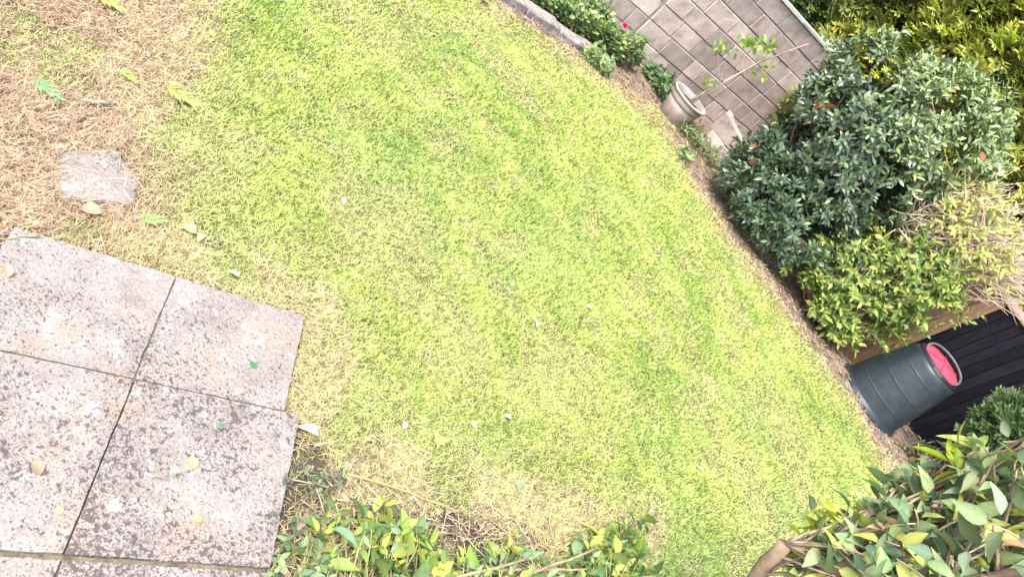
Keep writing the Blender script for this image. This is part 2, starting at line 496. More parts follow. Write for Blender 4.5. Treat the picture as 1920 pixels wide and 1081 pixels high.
def wander(a, b_, n, amp, r):
    a = np.array(a, float); b_ = np.array(b_, float)
    t = np.linspace(0, 1, n)[:, None]
    off = r.normal(0, amp, (n, 3)); off[0] = 0; off = np.cumsum(off, 0) * 0.6
    return a * (1 - t) + b_ * t + off

def palette(r, n, cols, w, jit=0.18):
    cols = np.array(cols); k = r.choice(len(cols), n, p=np.array(w) / sum(w))
    return np.clip(cols[k] * (1 + r.normal(0, jit, (n, 1))) * (1 + r.normal(0, jit * 0.3, (n, 3))), 0.002, 1)

def shoot_leaves(r, tips, dirs, nl, L, spread=(50, 95), along=0.1, droop=0.15):
    """leaves in loose rosettes along each shoot"""
    n = len(tips); tot = n * nl
    tips = np.repeat(tips, nl, 0); dirs = np.repeat(nrm(dirs), nl, 0)
    a1 = nrm(np.cross(dirs, np.array([0.3, 0.5, 0.81]))); a2 = np.cross(dirs, a1)
    kk = np.tile(np.arange(nl), n)
    ph = kk * 2.4 + np.repeat(r.uniform(0, 6.28, n), nl) + r.normal(0, 0.3, tot)
    fr = kk / max(1, nl - 1)
    sp = np.radians(spread[0] + (spread[1] - spread[0]) * fr + r.normal(0, 12, tot))
    rad = np.cos(ph)[:, None] * a1 + np.sin(ph)[:, None] * a2
    D = dirs * np.cos(sp)[:, None] + rad * np.sin(sp)[:, None]
    D[:, 2] -= droop * r.random(tot)
    P = tips - dirs * (fr * along)[:, None]
    Nn = dirs - rad * 0.25 + r.normal(0, 0.25, (tot, 3)) + np.array([0, 0, 0.25])
    S = L * r.uniform(0.65, 1.15, tot)
    return P, D, Nn, S

def plant_leaves(root, tmpl, mat, P, D, Nn, S, col, singles=300, r=None, leaf_name='leaf', nvar=8, mass='foliage'):
    """the leaves that show largest are single objects, the rest one mass"""
    o = np.array(root.location)
    Rm = frames(D, Nn)
    dist = np.linalg.norm(P - EYE, axis=1)
    score = S / dist * (in_frame(P, 0.0) * 1.0 + 0.001)
    # prefer leaves on the outside, towards the viewer
    cen = P.mean(0)
    out = ((P - cen) * nrm(EYE - cen)).sum(1)
    score = score * (1 + 0.9 * (out - out.min()) / (np.ptp(out) + 1e-6))
    order = np.argsort(-score)
    sg = order[:singles]; rest = order[singles:]
    V, T = tmpl
    shade = np.where(np.abs(V[:, 0]) < 1e-6, 1.22, 0.93)          # paler midrib
    if len(sg):
        lum = col[sg].sum(1)
        srt = sg[np.argsort(lum)]
        groups = np.array_split(srt, nvar)
        for g in groups:
            if not len(g): continue
            cm = col[g[len(g) // 2]]
            me = mesh_np(leaf_name, V, T, mat, np.repeat(cm[None], len(V), 0) * shade[:, None], smooth=True)
            for i in g:
                ob = bpy.data.objects.new(leaf_name, me); C.objects.link(ob); ob.parent = root
                mm = Matrix(Rm[i].tolist()).to_4x4()
                ob.rotation_mode = 'QUATERNION'; ob.rotation_quaternion = mm.to_quaternion()
                ob.scale = (S[i],) * 3; ob.location = P[i] - o
    if len(rest):
        W, F, Cc = bulk(tmpl, P[rest] - o, Rm[rest], S[rest], col[rest], shade)
        ob = link(mass, mesh_np(mass, W, F, mat, Cc, smooth=True), root)
        ob['kind'] = 'stuff'

def tube_part(name, paths, mat, root, col=(0.3, 0.24, 0.18), jit=0.25, sides=5, r=None):
    o = np.array(root.location)
    V, T = tubes(paths, sides)
    cc = np.repeat(np.array(col)[None], len(V), 0) * (1 + (fbm(V[:, 0] * 30, V[:, 2] * 30 + V[:, 1] * 17, 5, 2) - 0.5) * 2 * jit)[:, None]
    ob = link(name, mesh_np(name, V - o, T, mat, cc, smooth=True), root)
    if len(paths) > 1: ob['kind'] = 'stuff'          # thin stems nobody could count
    return ob

# ------------------------------------------------------------------ block wall
B0 = np.array([-1.23, 7.83])
def wall_pt(u, n, z): 
    p = B0 + GU * u + GV * n
    return (p[0], p[1], z)
COURSE = [-0.16, 0.045, 0.25, 0.455, 0.66, 0.858, 1.062, 1.27, 1.47]
wall = empty('block_wall', (B0[0], B0[1], 0))
tag(wall, 'pinkish grey concrete block garden wall behind the potted sapling', 'wall')
wo = np.array(wall.location)
def wall_box(u0, u1, z0, z1, nf, nb, ch=0.012, jit=0.0, r=random):
    J = lambda: r.uniform(-jit, jit)
    V = []
    for (u, z) in ((u0, z0), (u1, z0), (u1, z1), (u0, z1)): V.append(wall_pt(u, nb, z))
    for (u, z) in ((u0, z0), (u1, z0), (u1, z1), (u0, z1)): V.append(wall_pt(u + J() * .4, nf - ch, z + J() * .4))
    for (u, z) in ((u0 + ch, z0 + ch), (u1 - ch, z0 + ch), (u1 - ch, z1 - ch), (u0 + ch, z1 - ch)): V.append(wall_pt(u + J(), nf + J(), z + J()))
    F = [(8, 9, 10, 11), (3, 2, 1, 0)]
    for i in range(4):
        j = (i + 1) % 4
        F += [(i, j, 4 + j, 4 + i), (4 + i, 4 + j, 8 + j, 8 + i)]
    return np.array(V), F
def wpart(name, args, mat, **kw):
    V, F = wall_box(*args, **kw)
    return link(name, mesh_py(name, V - wo, F, mat), wall)
wpart('mortar_bed', (-2.2, 4.6, -0.2, 1.468, -0.012, -0.14), M['mortar'], ch=0.003)
wr = random.Random(11)
def blockmat(u):
    q_ = wr.random() - 0.16 * min(u, 2.0)
    return M['block_tan'] if q_ > 0.72 else (M['block_dark'] if q_ < -0.12 else M['block'])
for ci in range(len(COURSE) - 1):
    z0, z1 = COURSE[ci], COURSE[ci + 1]
    # right of the straight joint
    u = -0.055
    first = [0.42, 0.2, 0.4, 0.36, 0.3, 0.42, 0.22, 0.38][ci]
    while u < 4.4:
        Lb = first if first else wr.choice([0.44, 0.44, 0.44, 0.34, 0.22])
        first = None
        nf = wr.uniform(-0.004, 0.006)
        wpart('block', (u + 0.006, u + Lb - 0.006, z0 + 0.0065, z1 - 0.0065, nf, -0.1), blockmat(u), ch=0.005, jit=0.003, r=wr)
        u += Lb
    u = -0.068; first = [0.3, 0.44, 0.2, 0.44, 0.25, 0.44, 0.3, 0.4][ci]
    while u > -2.1:
        Lb = first if first else wr.choice([0.44, 0.44, 0.3, 0.22]); first = None
        wpart('block', (u - Lb + 0.006, u - 0.012, z0 + 0.0065, z1 - 0.0065, wr.uniform(-0.011, -0.006), -0.1), blockmat(u), ch=0.005, jit=0.003, r=wr)
        u -= Lb
u = -2.2
while u < 4.5:
    wpart('coping_stone', (u + 0.003, u + 0.897, 1.472, 1.508, 0.022, -0.16), M['coping'], ch=0.006, jit=0.003, r=wr)
    u += 0.9

# broken stub of low wall, right of the pot
stub = empty('broken_wall_stub', (0.2, 8.2, 0))
tag(stub, 'low broken stub of old wall beside the laurel bush', 'wall stub')
sr = random.Random(5)
def rough_block(name, x0, x1, y0, y1, z0, z1a, z1b, mat, root, seg=6, amp=0.014):
    V = []; 
    for i in range(seg + 1):
        t = i / seg; x = x0 + (x1 - x0) * t
        zt = z1a + (z1b - z1a) * t + sr.uniform(-amp, amp)
        yo = sr.uniform(-amp, amp) * 0.4
        V += [(x, y0 + yo, z0), (x, y0 + yo, zt - 0.015), (x, y0 + yo + 0.018, zt), (x, y1, zt + sr.uniform(-amp, amp)), (x, y1, z0)]
    F = []
    for i in range(seg):
        a = i * 5; b_ = a + 5
        for k in range(4): F.append((a + k, b_ + k, b_ + k + 1, a + k + 1))
    F += [(0, 1, 2, 3, 4), tuple(seg * 5 + k for k in (4, 3, 2, 1, 0))]
    V = np.array(V) - np.array(root.location)
    return link(name, mesh_py(name, V, F, mat), root)
rough_block('block', 0.0, 0.40, 8.16, 8.30, 0.17, 0.40, 0.33, M['block'], stub)
rough_block('block', 0.05, 0.26, 8.15, 8.30, -0.05, 0.165, 0.162, M['block'], stub, amp=0.004)
rough_block('block', 0.27, 0.47, 8.15, 8.30, -0.05, 0.16, 0.163, M['block'], stub, amp=0.004)
rough_block('block', 0.42, 0.62, 8.20, 8.33, 0.02, 0.26, 0.12, M['block'], stub)

# ------------------------------------------------------------------ edging of the left bed
edg = empty('stone_edging', (-1.55, 6.2, 0))
tag(edg, 'row of worn concrete edging blocks between lawn and flower bed', 'edging')
K0 = np.array([-2.75, 4.42]); K1 = np.array([-1.06, 7.02]); kd = K1 - K0; kl = np.linalg.norm(kd); kd = kd / kl; kn = np.array([-kd[1], kd[0]])
kr = random.Random(3)
def kerb_block(s0, s1, w, h, rot=0.0, off=0.0):
    V = []; cpt = K0 + kd * (s0 + s1) / 2
    sx, sy = (s1 - s0) / 2 - 0.006, w / 2; bv = 0.014
    for z, ins in ((-0.06, 0), (h - bv, 0), (h, bv)):
        for (a, b_) in ((-1, -1), (1, -1), (1, 1), (-1, 1)):
            p = np.array([a * (sx - ins) + kr.uniform(-.006, .006), b_ * (sy - ins) + kr.uniform(-.006, .006)])
            cr, sn = math.cos(rot), math.sin(rot)
            l_ = cr * p[0] - sn * p[1]; t_ = sn * p[0] + cr * p[1]
            w_ = cpt + kd * l_ + kn * (t_ + w / 2 + off)
            V.append((w_[0], w_[1], z + kr.uniform(-.003, .003)))
    F = [(8, 9, 10, 11)]
    for k in (0, 4):
        for i in range(4):
            j = (i + 1) % 4; F.append((k + i, k + j, k + 4 + j, k + 4 + i))
    link('edging_block', mesh_py('edging_block', np.array(V) - np.array(edg.location), F, M['kerb']), edg)
s = 0.0
for Lb, w, h, rot, off in ((.46, .17, .075, 0, 0), (.46, .17, .08, .01, 0), (.45, .17, .075, -.01, .005), (.45, .17, .08, 0, 0), (.44, .18, .075, .01, 0), (.22, .17, .06, -.05, -.01), (.21, .19, .05, .08, 0), (.24, .2, .045, -.1, .02), (.22, .19, .035, .15, .05)):
    kerb_block(s, s + Lb, w, h, rot, off); s += Lb + 0.004

# ------------------------------------------------------------------ black board fence, brown boards next to it
def board_fence(name, label, x0, x1, y, h, bw, gap, mat, lean, cap=None, seed=1, yj=0.004):
    r = random.Random(seed)
    root = empty(name, (x0, y, 0)); tag(root, label, 'fence')
    x = x0
    while x < x1:
        w = bw * r.uniform(0.93, 1.07); yo = r.uniform(-yj, yj)
        xa, xb = gap / 2, w - gap / 2; hh = h + r.uniform(-0.006, 0.006); k = lean * hh; ch = 0.004
        V = [(xa, yo + .02, -.08), (xb, yo + .02, -.08), (xb, yo + ch, -.08), (xb - ch, yo, -.08), (xa + ch, yo, -.08), (xa, yo + ch, -.08)]
        V += [(vx + k, vy, hh) for vx, vy, _ in V]
        F = [(0, 1, 2, 3, 4, 5), (11, 10, 9, 8, 7, 6)] + [(i, 6 + i, 6 + (i + 1) % 6, (i + 1) % 6) for i in range(6)]
        link('board', mesh_py('board', V, F, mat), root, (x - x0, 0, 0))
        x += w
    rw = x - x0
    for z in (0.25, h - 0.3):
        V = [(0 + lean * z, .026, z), (rw + lean * z, .026, z), (rw + lean * z, .066, z), (lean * z, .066, z)]
        V += [(a, b_, c_ + .07) for a, b_, c_ in V]
        link('rail', mesh_py('rail', V, [(3, 2, 1, 0), (4, 5, 6, 7), (0, 1, 5, 4), (1, 2, 6, 5), (2, 3, 7, 6), (3, 0, 4, 7)], mat), root)
    # black backing sheet behind the gaps
    V = [(0, .023, -.05), (rw, .023, -.05), (rw + lean * h, .023, h - .02), (lean * h, .023, h - .02)]
    V += [(a, b_ + .002, c_) for a, b_, c_ in V]
    link('backing', mesh_py('backing', V, [(0, 1, 2, 3), (7, 6, 5, 4), (0, 4, 5, 1), (1, 5, 6, 2), (2, 6, 7, 3), (3, 7, 4, 0)], M['bin_black']), root)
    if cap:
        z = h + 0.012; a = lean * h - .05
        V = [(a, -.03, z), (a + rw + .1, -.03, z), (a + rw + .1, .2, z + .03), (a, .2, z + .03)]
        V += [(p, q_, c_ + .022) for p, q_, c_ in V]
        link('cap_board', mesh_py('cap_board', V, [(3, 2, 1, 0), (4, 5, 6, 7), (0, 1, 5, 4), (1, 2, 6, 5), (2, 3, 7, 6), (3, 0, 4, 7)], cap), root)
    return root
board_fence('black_fence', 'black painted fence of upright boards behind the compost bin', 2.74, 5.6, 7.2, 1.37, 0.105, 0.007, M['black_wood'], 0.09, cap=M['red_wood'], seed=4)
board_fence('brown_fence', 'brown timber fence boards half hidden behind the yellow green shrub', 2.05, 2.70, 7.19, 1.42, 0.15, 0.006, M['brown_wood'], 0.13, seed=8)

# ------------------------------------------------------------------ lathe things
def lathe(name, prof, mat, root, seg=64, loc=(0, 0, 0), cap0=False, cap1=False, smooth=True):
    V = []; F = []
    for r_, z in prof:
        for i in range(seg):
            a = 2 * math.pi * i / seg; V.append((r_ * math.cos(a), r_ * math.sin(a), z))
    for k in range(len(prof) - 1):
        for i in range(seg):
            j = (i + 1) % seg
            F.append((k * seg + i, k * seg + j, (k + 1) * seg + j, (k + 1) * seg + i))
    if cap0: F.append(tuple(range(seg))[::-1])
    if cap1: F.append(tuple((len(prof) - 1) * seg + i for i in range(seg)))
    o = link(name, mesh_py(name, V, F, mat, smooth), root, loc)
    return o
bz = float(gz(2.98, 6.76))
binr = empty('compost_bin', (2.99, 6.76, bz - 0.01))
tag(binr, 'dark grey plastic compost bin with a red lid against the black fence', 'compost bin')
binr.rotation_euler = (R(-1), R(1.5), 0)
prof = [(0.372, 0.0), (0.374, 0.012), (0.368, 0.03), (0.352, 0.036), (0.349, 0.05)]
z = 0.05
def br(z): return 0.349 - (0.349 - 0.268) * ((z - 0.05) / 0.57) ** 1.25
for zc in (0.17, 0.35, 0.53):
    prof += [(br(zc - .06), zc - .06), (br(zc - .03), zc - .03), (br(zc - .014), zc - .014), (br(zc - .009), zc - .009), (br(zc - .004) + .0022, zc - .004), (br(zc + .003) + .0022, zc + .003), (br(zc + .009), zc + .009), (br(zc + .014), zc + .014), (br(zc + .03), zc + .03), (br(zc + .06), zc + .06)]
prof += [(0.268, 0.62), (0.262, 0.642), (0.250, 0.656), (0.236, 0.662), (0.228, 0.655), (0.225, 0.60)]
body = lathe('body', prof, M['bin'], binr, 72)
lathe('base_flange', [(0.374, -0.01), (0.388, -0.006), (0.390, 0.008), (0.380, 0.016), (0.374, 0.017)], M['bin'], binr, 72)
lathe('collar', [(0.243, 0.658), (0.241, 0.676), (0.236, 0.690), (0.222, 0.694), (0.214, 0.688), (0.212, 0.664)], M['bin_black'], binr, 64)
lid = empty('lid', (0, 0, 0.70)); lid.parent = binr
def dish(name, prof, mat, **k): return lathe(name, prof, mat, lid, 56, **k)
lid.rotation_euler = (R(7.5), R(-3.4), 0)
dish('lid_dish', [(0.206, 0.004), (0.202, 0.012), (0.19, 0.010), (0.16, 0.016), (0.1, 0.024), (0.03, 0.027), (0.001, 0.0275)], M['red'])
# raised ribs on the lid
for a in (20, 80, 140, 200, 260, 320):
    ca, sa = math.cos(R(a)), math.sin(R(a))
    V = []
    for rr_, zz in ((0.03, 0.033), (0.12, 0.030), (0.19, 0.019)):
        for s_, up in ((-.006, -.012), (-.004, .004), (.004, .004), (.006, -.012)):
            V.append((ca * rr_ - sa * s_, sa * rr_ + ca * s_, zz + up))
    F = [(k * 4 + i, k * 4 + i + 1, k * 4 + 5 + i, k * 4 + 4 + i) for k in (0, 1) for i in range(3)] + [(0, 1, 2, 3), (11, 10, 9, 8)]
    link('lid_rib', mesh_py('lid_rib', V, F, M['red']), lid)
# grey carrying hoop standing along the far edge of the lid
hp = []
for i in range(25):
    t = i / 24; a = R(-32 + 200 * t); lift = math.sin(math.pi * t) ** 0.55
    hp.append((0.205 * math.cos(a), 0.205 * math.sin(a), 0.006 + 0.052 * lift))
V_, T_ = tubes([(hp, 0.0105, 0.0105)], 8)
link('hoop_handle', mesh_np('hoop_handle', V_, T_, M['bin_grey'], None, True), lid)
V = [(-.05, 0, -.012), (.05, 0, -.012), (.05, 0, .016), (-.05, 0, .016)]
V = [(x_, -0.243 + (0.012 if k < 4 else 0), z_) for k, (x_, y_, z_) in enumerate(V + V)]
latch = link('latch', mesh_py('latch', V, [(0, 1, 2, 3), (7, 6, 5, 4), (0, 4, 5, 1), (1, 5, 6, 2), (2, 6, 7, 3), (3, 7, 4, 0)], M['bin_grey']), binr, (0, 0, 0.674))
latch.rotation_euler = (0, 0, R(-14))

pz = float(gz(-0.35, 7.76))
pot = empty('plant_pot', (-0.35, 7.76, pz - 0.01))
tag(pot, 'weathered pale terracotta pot with a double rim by the block wall', 'plant pot')
pot.rotation_euler = (R(1), R(-1), 0)
lathe('pot_body', [(0.13, 0.0), (0.152, 0.004), (0.156, 0.02), (0.158, 0.03), (0.163, 0.034), (0.185, 0.15), (0.196, 0.212), (0.188, 0.216)], M['terracotta'], pot, 56, cap0=True)
lathe('pot_collar', [(0.186, 0.210), (0.203, 0.222), (0.210, 0.24), (0.211, 0.272), (0.204, 0.286), (0.2, 0.287)], M['terracotta'], pot, 56)
lathe('pot_lip', [(0.2, 0.284), (0.220, 0.291), (0.231, 0.301), (0.230, 0.314), (0.218, 0.319), (0.205, 0.312), (0.196, 0.27), (0.19, 0.2)], M['pot_rim'], pot, 56)
V = [(0, 0, .262)] + [(0.197 * math.cos(2 * math.pi * i / 40), 0.197 * math.sin(2 * math.pi * i / 40), .255 + random.uniform(-.006, .006)) for i in range(40)]
link('pot_soil', mesh_py('pot_soil', V, [(0, 1 + i, 1 + (i + 1) % 40) for i in range(40)], M['soil'], True), pot)

# sapling in the pot
sap = empty('sapling', (-0.34, 7.76, 0.25))
tag(sap, 'thin leaning sapling with sparse leaves tied to a cane in the pot', 'sapling')
r = np.random.default_rng(12)
stem = [(-0.335, 7.76, 0.22), (-0.31, 7.77, 0.42), (-0.27, 7.76, 0.62), (-0.22, 7.75, 0.82), (-0.185, 7.76, 0.99), (-0.09, 7.77, 1.25), (-0.01, 7.76, 1.45)]
tube_part('stem', [(stem, 0.016, 0.006)], M['twig'], sap, (0.36, 0.31, 0.26), sides=7)
tube_part('cane', [([(-0.315, 7.735, 0.2), (-0.25, 7.73, 0.66), (-0.16, 7.735, 1.15)], 0.006, 0.005)], M['twig'], sap, (0.42, 0.38, 0.32))
tb = [np.array([-0.31 + 0.045 * t, 7.752, 0.44 + 0.2 * t]) + 0.02 * np.array([math.cos(t * 30), math.sin(t * 30), 0]) for t in np.linspace(0, 1, 40)]
tube_part('tie', [(tb, 0.006, 0.006)], M['twig'], sap, (0.07, 0.24, 0.17))
tw = []
clus = [((-0.36, 7.74, 0.5), (-0.315, 7.76, 0.42), 7), ((-0.57, 7.74, 0.8), (-0.30, 7.76, 0.6), 14), ((-0.45, 7.76, 0.79), (-0.29, 7.76, 0.6), 6), ((-0.4, 7.76, 1.03), (-0.23, 7.76, 0.82), 26), ((-0.30, 7.78, 1.1), (-0.22, 7.76, 0.86), 16), ((-0.23, 7.76, 1.16), (-0.19, 7.76, 0.98), 18), ((-0.13, 7.72, 1.0), (-0.2, 7.76, 0.95), 8), ((-0.17, 7.74, 0.98), (-0.2, 7.76, 0.9), 6), ((-0.05, 7.72, 0.95), (-0.2, 7.76, 0.86), 3)]
LP, LD, LN, LS = [], [], [], []
for e, s0, nl in clus:
    tw.append((wander(s0, e, 7, 0.008, r), 0.0035, 0.0015))
    e = np.array(e); d = nrm(e - np.array(s0))
    for _ in range(nl):
        LP.append(e + r.normal(0, 0.045, 3) * (1 if nl > 4 else 0.3)); LD.append(nrm(d + r.normal(0, 0.8, 3))); LN.append(r.normal(0, 0.5, 3) + [0, -.3, 0.8]); LS.append(r.uniform(0.05, 0.085))
for e, s0 in (((-0.02, 7.7, 1.33), (-0.07, 7.76, 1.28)), ((-0.2, 7.78, 1.36), (-0.1, 7.76, 1.2)), ((-0.1, 7.74, 0.78), (-0.21, 7.76, 0.84)), ((-0.36, 7.74, 0.9), (-0.24, 7.76, 0.76))):
    tw.append((wander(s0, e, 5, 0.006, r), 0.003, 0.001))
tube_part('branches', tw, M['twig'], sap, (0.38, 0.3, 0.25))
cl = palette(r, len(LP), [(0.22, 0.32, 0.06), (0.13, 0.24, 0.05), (0.3, 0.36, 0.12)], [3, 2, 1])
plant_leaves(sap, LT_OVATE, M['leaf'], np.array(LP), np.array(LD), np.array(LN), np.array(LS), cl, 300)

# ------------------------------------------------------------------ shrubs
def ellipsoid_shoots(r, cen, rad, n, inner=0.75, lump=0.18, zmin=-1, facing=None, seed=0):
    d = nrm(r.normal(0, 1, (n * 4, 3)))
    d = d[d[:, 2] > zmin]
    if facing is not None:
        d = d[(d @ nrm(np.array(facing))) > -0.35]
    d = d[:n]
    l_ = 1 + lump * 2 * (fbm(np.arctan2(d[:, 1], d[:, 0]) * 2.2 + 5, d[:, 2] * 3.2, seed, 3) - 0.5)
    rr = l_ * (inner + (1 - inner) * r.random(len(d)) ** 0.5)
    P = np.array(cen) + d * np.array(rad) * rr[:, None]
    dd = nrm(d / np.array(rad)) + np.array([0, 0, 0.35]) + r.normal(0, 0.3, (len(d), 3))
    return P, nrm(dd)

def crown_branches(r, base, tips, n, r0=0.02, r1=0.004, mid=0.5):
    ps = []
    for k in r.choice(len(tips), min(n, len(tips)), replace=False):
        e = tips[k]; b_ = np.array(base) + r.normal(0, 0.06, 3) * [1, 1, 0]
        mpt = b_ + (e - b_) * mid + np.array([0, 0, 0.12]) + r.normal(0, 0.05, 3)
        a = wander(b_, mpt, 4, 0.015, r); c2 = wander(mpt, e, 4, 0.015, r); c2 = c2 - c2[0] + a[-1]
        ps.append((np.concatenate([a, c2[1:]]), r0, r1))
    return ps

# glossy laurel
r = np.random.default_rng(21)
lau = empty('laurel_bush', (1.05, 7.5, 0))
tag(lau, 'large glossy dark green laurel bush at the edge of the lawn', 'bush')
parts = [ellipsoid_shoots(r, (1.05, 7.45, 1.2), (0.84, 0.75, 1.05), 1150, 0.82, 0.22, -0.9, (0, -1, 0.4), 1),
         ellipsoid_shoots(r, (1.08, 7.2, 0.45), (0.78, 0.58, 0.55), 600, 0.75, 0.2, -0.8, (0, -1, 0.2), 2),
         ellipsoid_shoots(r, (1.35, 7.5, 1.75), (0.66, 0.6, 0.64), 520, 0.8, 0.2, -0.5, (0, -1, 0.4), 3),
         ellipsoid_shoots(r, (0.72, 7.4, 1.62), (0.5, 0.5, 0.55), 300, 0.8, 0.2, -0.5, (0, -1, 0.4), 4)]
tips = np.concatenate([p[0] for p in parts]); dirs = np.concatenate([p[1] for p in parts])
kp = (fbm(tips[:, 0] * 3.4, tips[:, 2] * 3.4, 44, 2) > 0.36) & (tips[:, 2] > 0.06)
tips, dirs = tips[kp], dirs[kp]
P, D, Nn, S = shoot_leaves(r, tips, dirs, 10, 0.078, (35, 95), 0.1)
cl = palette(r, len(P), [(0.05, 0.086, 0.05), (0.07, 0.115, 0.06), (0.1, 0.155, 0.075), (0.15, 0.21, 0.09)], [5, 4, 2, 0.8])
hi = sstep(1.35, 2.1, P[:, 2] + 0.35 * (P[:, 0] - 0.8) + r.normal(0, 0.22, len(P)))[:, None]
cl = cl * (1 - hi) + hi * cl * np.array([3.0, 2.5, 2.0])          # paler towards the top and right
plant_leaves(lau, LT_LAUREL, M['gloss_leaf'], P, D, Nn, S, cl, 300)
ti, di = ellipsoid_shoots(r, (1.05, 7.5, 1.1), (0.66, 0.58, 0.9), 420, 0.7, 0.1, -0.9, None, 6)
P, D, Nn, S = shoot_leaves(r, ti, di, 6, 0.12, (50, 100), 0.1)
plant_leaves(lau, LT_LAUREL, M['gloss_leaf'], P, D, Nn, S, palette(r, len(P), [(0.02, 0.04, 0.02)], [1]), 0, mass='inner_foliage')  # inner leaves coloured extra dark to stand in for shade in the gaps
tube_part('branches', crown_branches(r, (1.05, 7.55, 0), tips, 60, 0.022, 0.004), M['twig'], lau, (0.16, 0.11, 0.085))
dl = [(0.45, 6.78, 1.25), (0.43, 6.86, 0.62), (0.50, 6.9, 0.48), (1.31, 6.78, 1.2), (1.32, 6.82, 0.2), (1.64, 6.85, 1.92), (1.2, 6.78, 0.8), (0.46, 6.76, 1.2), (0.5, 6.78, 1.27), (0.38, 6.88, 0.58)]
dme = mesh_np('dead_leaf', LT_OVATE[0], LT_OVATE[1], M['leaf'], np.repeat([[0.28, 0.11, 0.055]], len(LT_OVATE[0]), 0), True)
for k, p in enumerate(dl):
    ob = link('dead_leaf', dme, lau, np.array(p) - np.array(lau.location)); ob.scale = (0.07 + 0.03 * (k % 3) * 0.6,) * 3
    ob.rotation_euler = (R(60 + 20 * math.sin(k)), R(30 * math.cos(k * 2)), k * 1.3)
    ob['label'] = 'orange brown dead leaf'

# yellow green shrub with a dry twiggy top
r = np.random.default_rng(33)
prv = empty('privet_shrub', (2.15, 7.05, 0))
tag(prv, 'yellow green leafy shrub between the laurel and the compost bin', 'shrub')
parts = [ellipsoid_shoots(r, (2.05, 6.98, 0.5), (0.62, 0.34, 0.5), 250, 0.45, 0.3, -0.5, (0, -1, 0.3), 11),
         ellipsoid_shoots(r, (1.95, 6.85, 0.2), (0.55, 0.2, 0.24), 170, 0.4, 0.3, -0.4, (0, -1, 0.5), 13),
         ellipsoid_shoots(r, (2.25, 6.95, 0.95), (0.5, 0.3, 0.42), 190, 0.6, 0.3, -0.6, (0, -1, 0.3), 12)]
tips = np.concatenate([p[0] for p in parts]); dirs = np.concatenate([p[1] for p in parts])
kp = (fbm(tips[:, 0] * 4.5, tips[:, 2] * 4.5, 61, 2) > 0.38) & (tips[:, 2] > 0.1) & (tips[:, 0] < 2.74)
tips, dirs = tips[kp], dirs[kp]
# sprays hanging past the brown boards over the black fence
sp = np.array([(2.72, 6.95, 0.62), (2.78, 6.98, 0.72), (2.74, 6.95, 0.85), (2.82, 6.98, 0.95), (2.86, 7.0, 1.08), (2.88, 7.0, 1.18), (2.8, 6.98, 1.05), (2.68, 6.94, 0.4), (2.7, 6.95, 0.5), (2.66, 6.9, 0.72)])
tips = np.concatenate([tips, sp]); dirs = np.concatenate([dirs, nrm(np.array([[0.8, -0.4, 0.2]] * len(sp)) + r.normal(0, .3, (len(sp), 3)))])
P, D, Nn, S = shoot_leaves(r, tips, dirs, 10, 0.078, (25, 90), 0.15)
cl = palette(r, len(P), [(0.22, 0.31, 0.08), (0.34, 0.40, 0.12), (0.14, 0.22, 0.08), (0.44, 0.41, 0.14)], [4, 3, 2.5, 0.7])
plant_leaves(prv, LT_SMALL, M['leaf'], P, D, Nn, S, cl, 300)
tube_part('branches', crown_branches(r, (2.05, 7.05, 0), tips, 110, 0.012, 0.0025), M['twig'], prv, (0.24, 0.18, 0.13))

r = np.random.default_rng(34)
dry = empty('dry_twiggy_shrub', (2.35, 7.35, 0))
tag(dry, 'tangle of pale dry twigs with yellow leaves above the yellow green shrub', 'shrub')
ps = []
for k in range(1300):
    a = np.array([r.uniform(1.75, 2.75), r.uniform(6.95, 7.5), r.uniform(1.05, 1.65)])
    b_ = a + np.array([r.normal(0.12, 0.22), r.normal(-0.08, 0.15), r.normal(0.1, 0.2)])
    if b_[2] < 1.3 and b_[0] > 2.55: continue
    if b_[1] < 6.9: b_[1] = 6.9 + r.random() * 0.1
    ps.append((wander(a, b_, 5, 0.018, r), r.uniform(0.003, 0.007), 0.0015))
for k in range(40):
    a = np.array([r.uniform(2.2, 2.5), r.uniform(7.25, 7.45), 0.0]); b_ = np.array([r.uniform(1.8, 2.7), r.uniform(7.05, 7.5), r.uniform(1.2, 1.9)])
    ps.append((wander(a, b_, 7, 0.02, r), 0.012, 0.004))
tube_part('twigs', ps, M['twig'], dry, (0.58, 0.46, 0.38), 0.5, sides=4)
ti, di = ellipsoid_shoots(r, (2.25, 7.2, 1.5), (0.6, 0.4, 0.42), 250, 0.5, 0.3, -0.6, (0, -1, 0.5), 15)
P, D, Nn, S = shoot_leaves(r, ti, di, 7, 0.07, (30, 95), 0.12)
plant_leaves(dry, LT_SMALL, M['leaf'], P, D, Nn, S, palette(r, len(P), [(0.5, 0.5, 0.15), (0.4, 0.44, 0.16), (0.55, 0.4, 0.25), (0.28, 0.34, 0.13)], [4, 3, 0.8, 1.5]), 250)

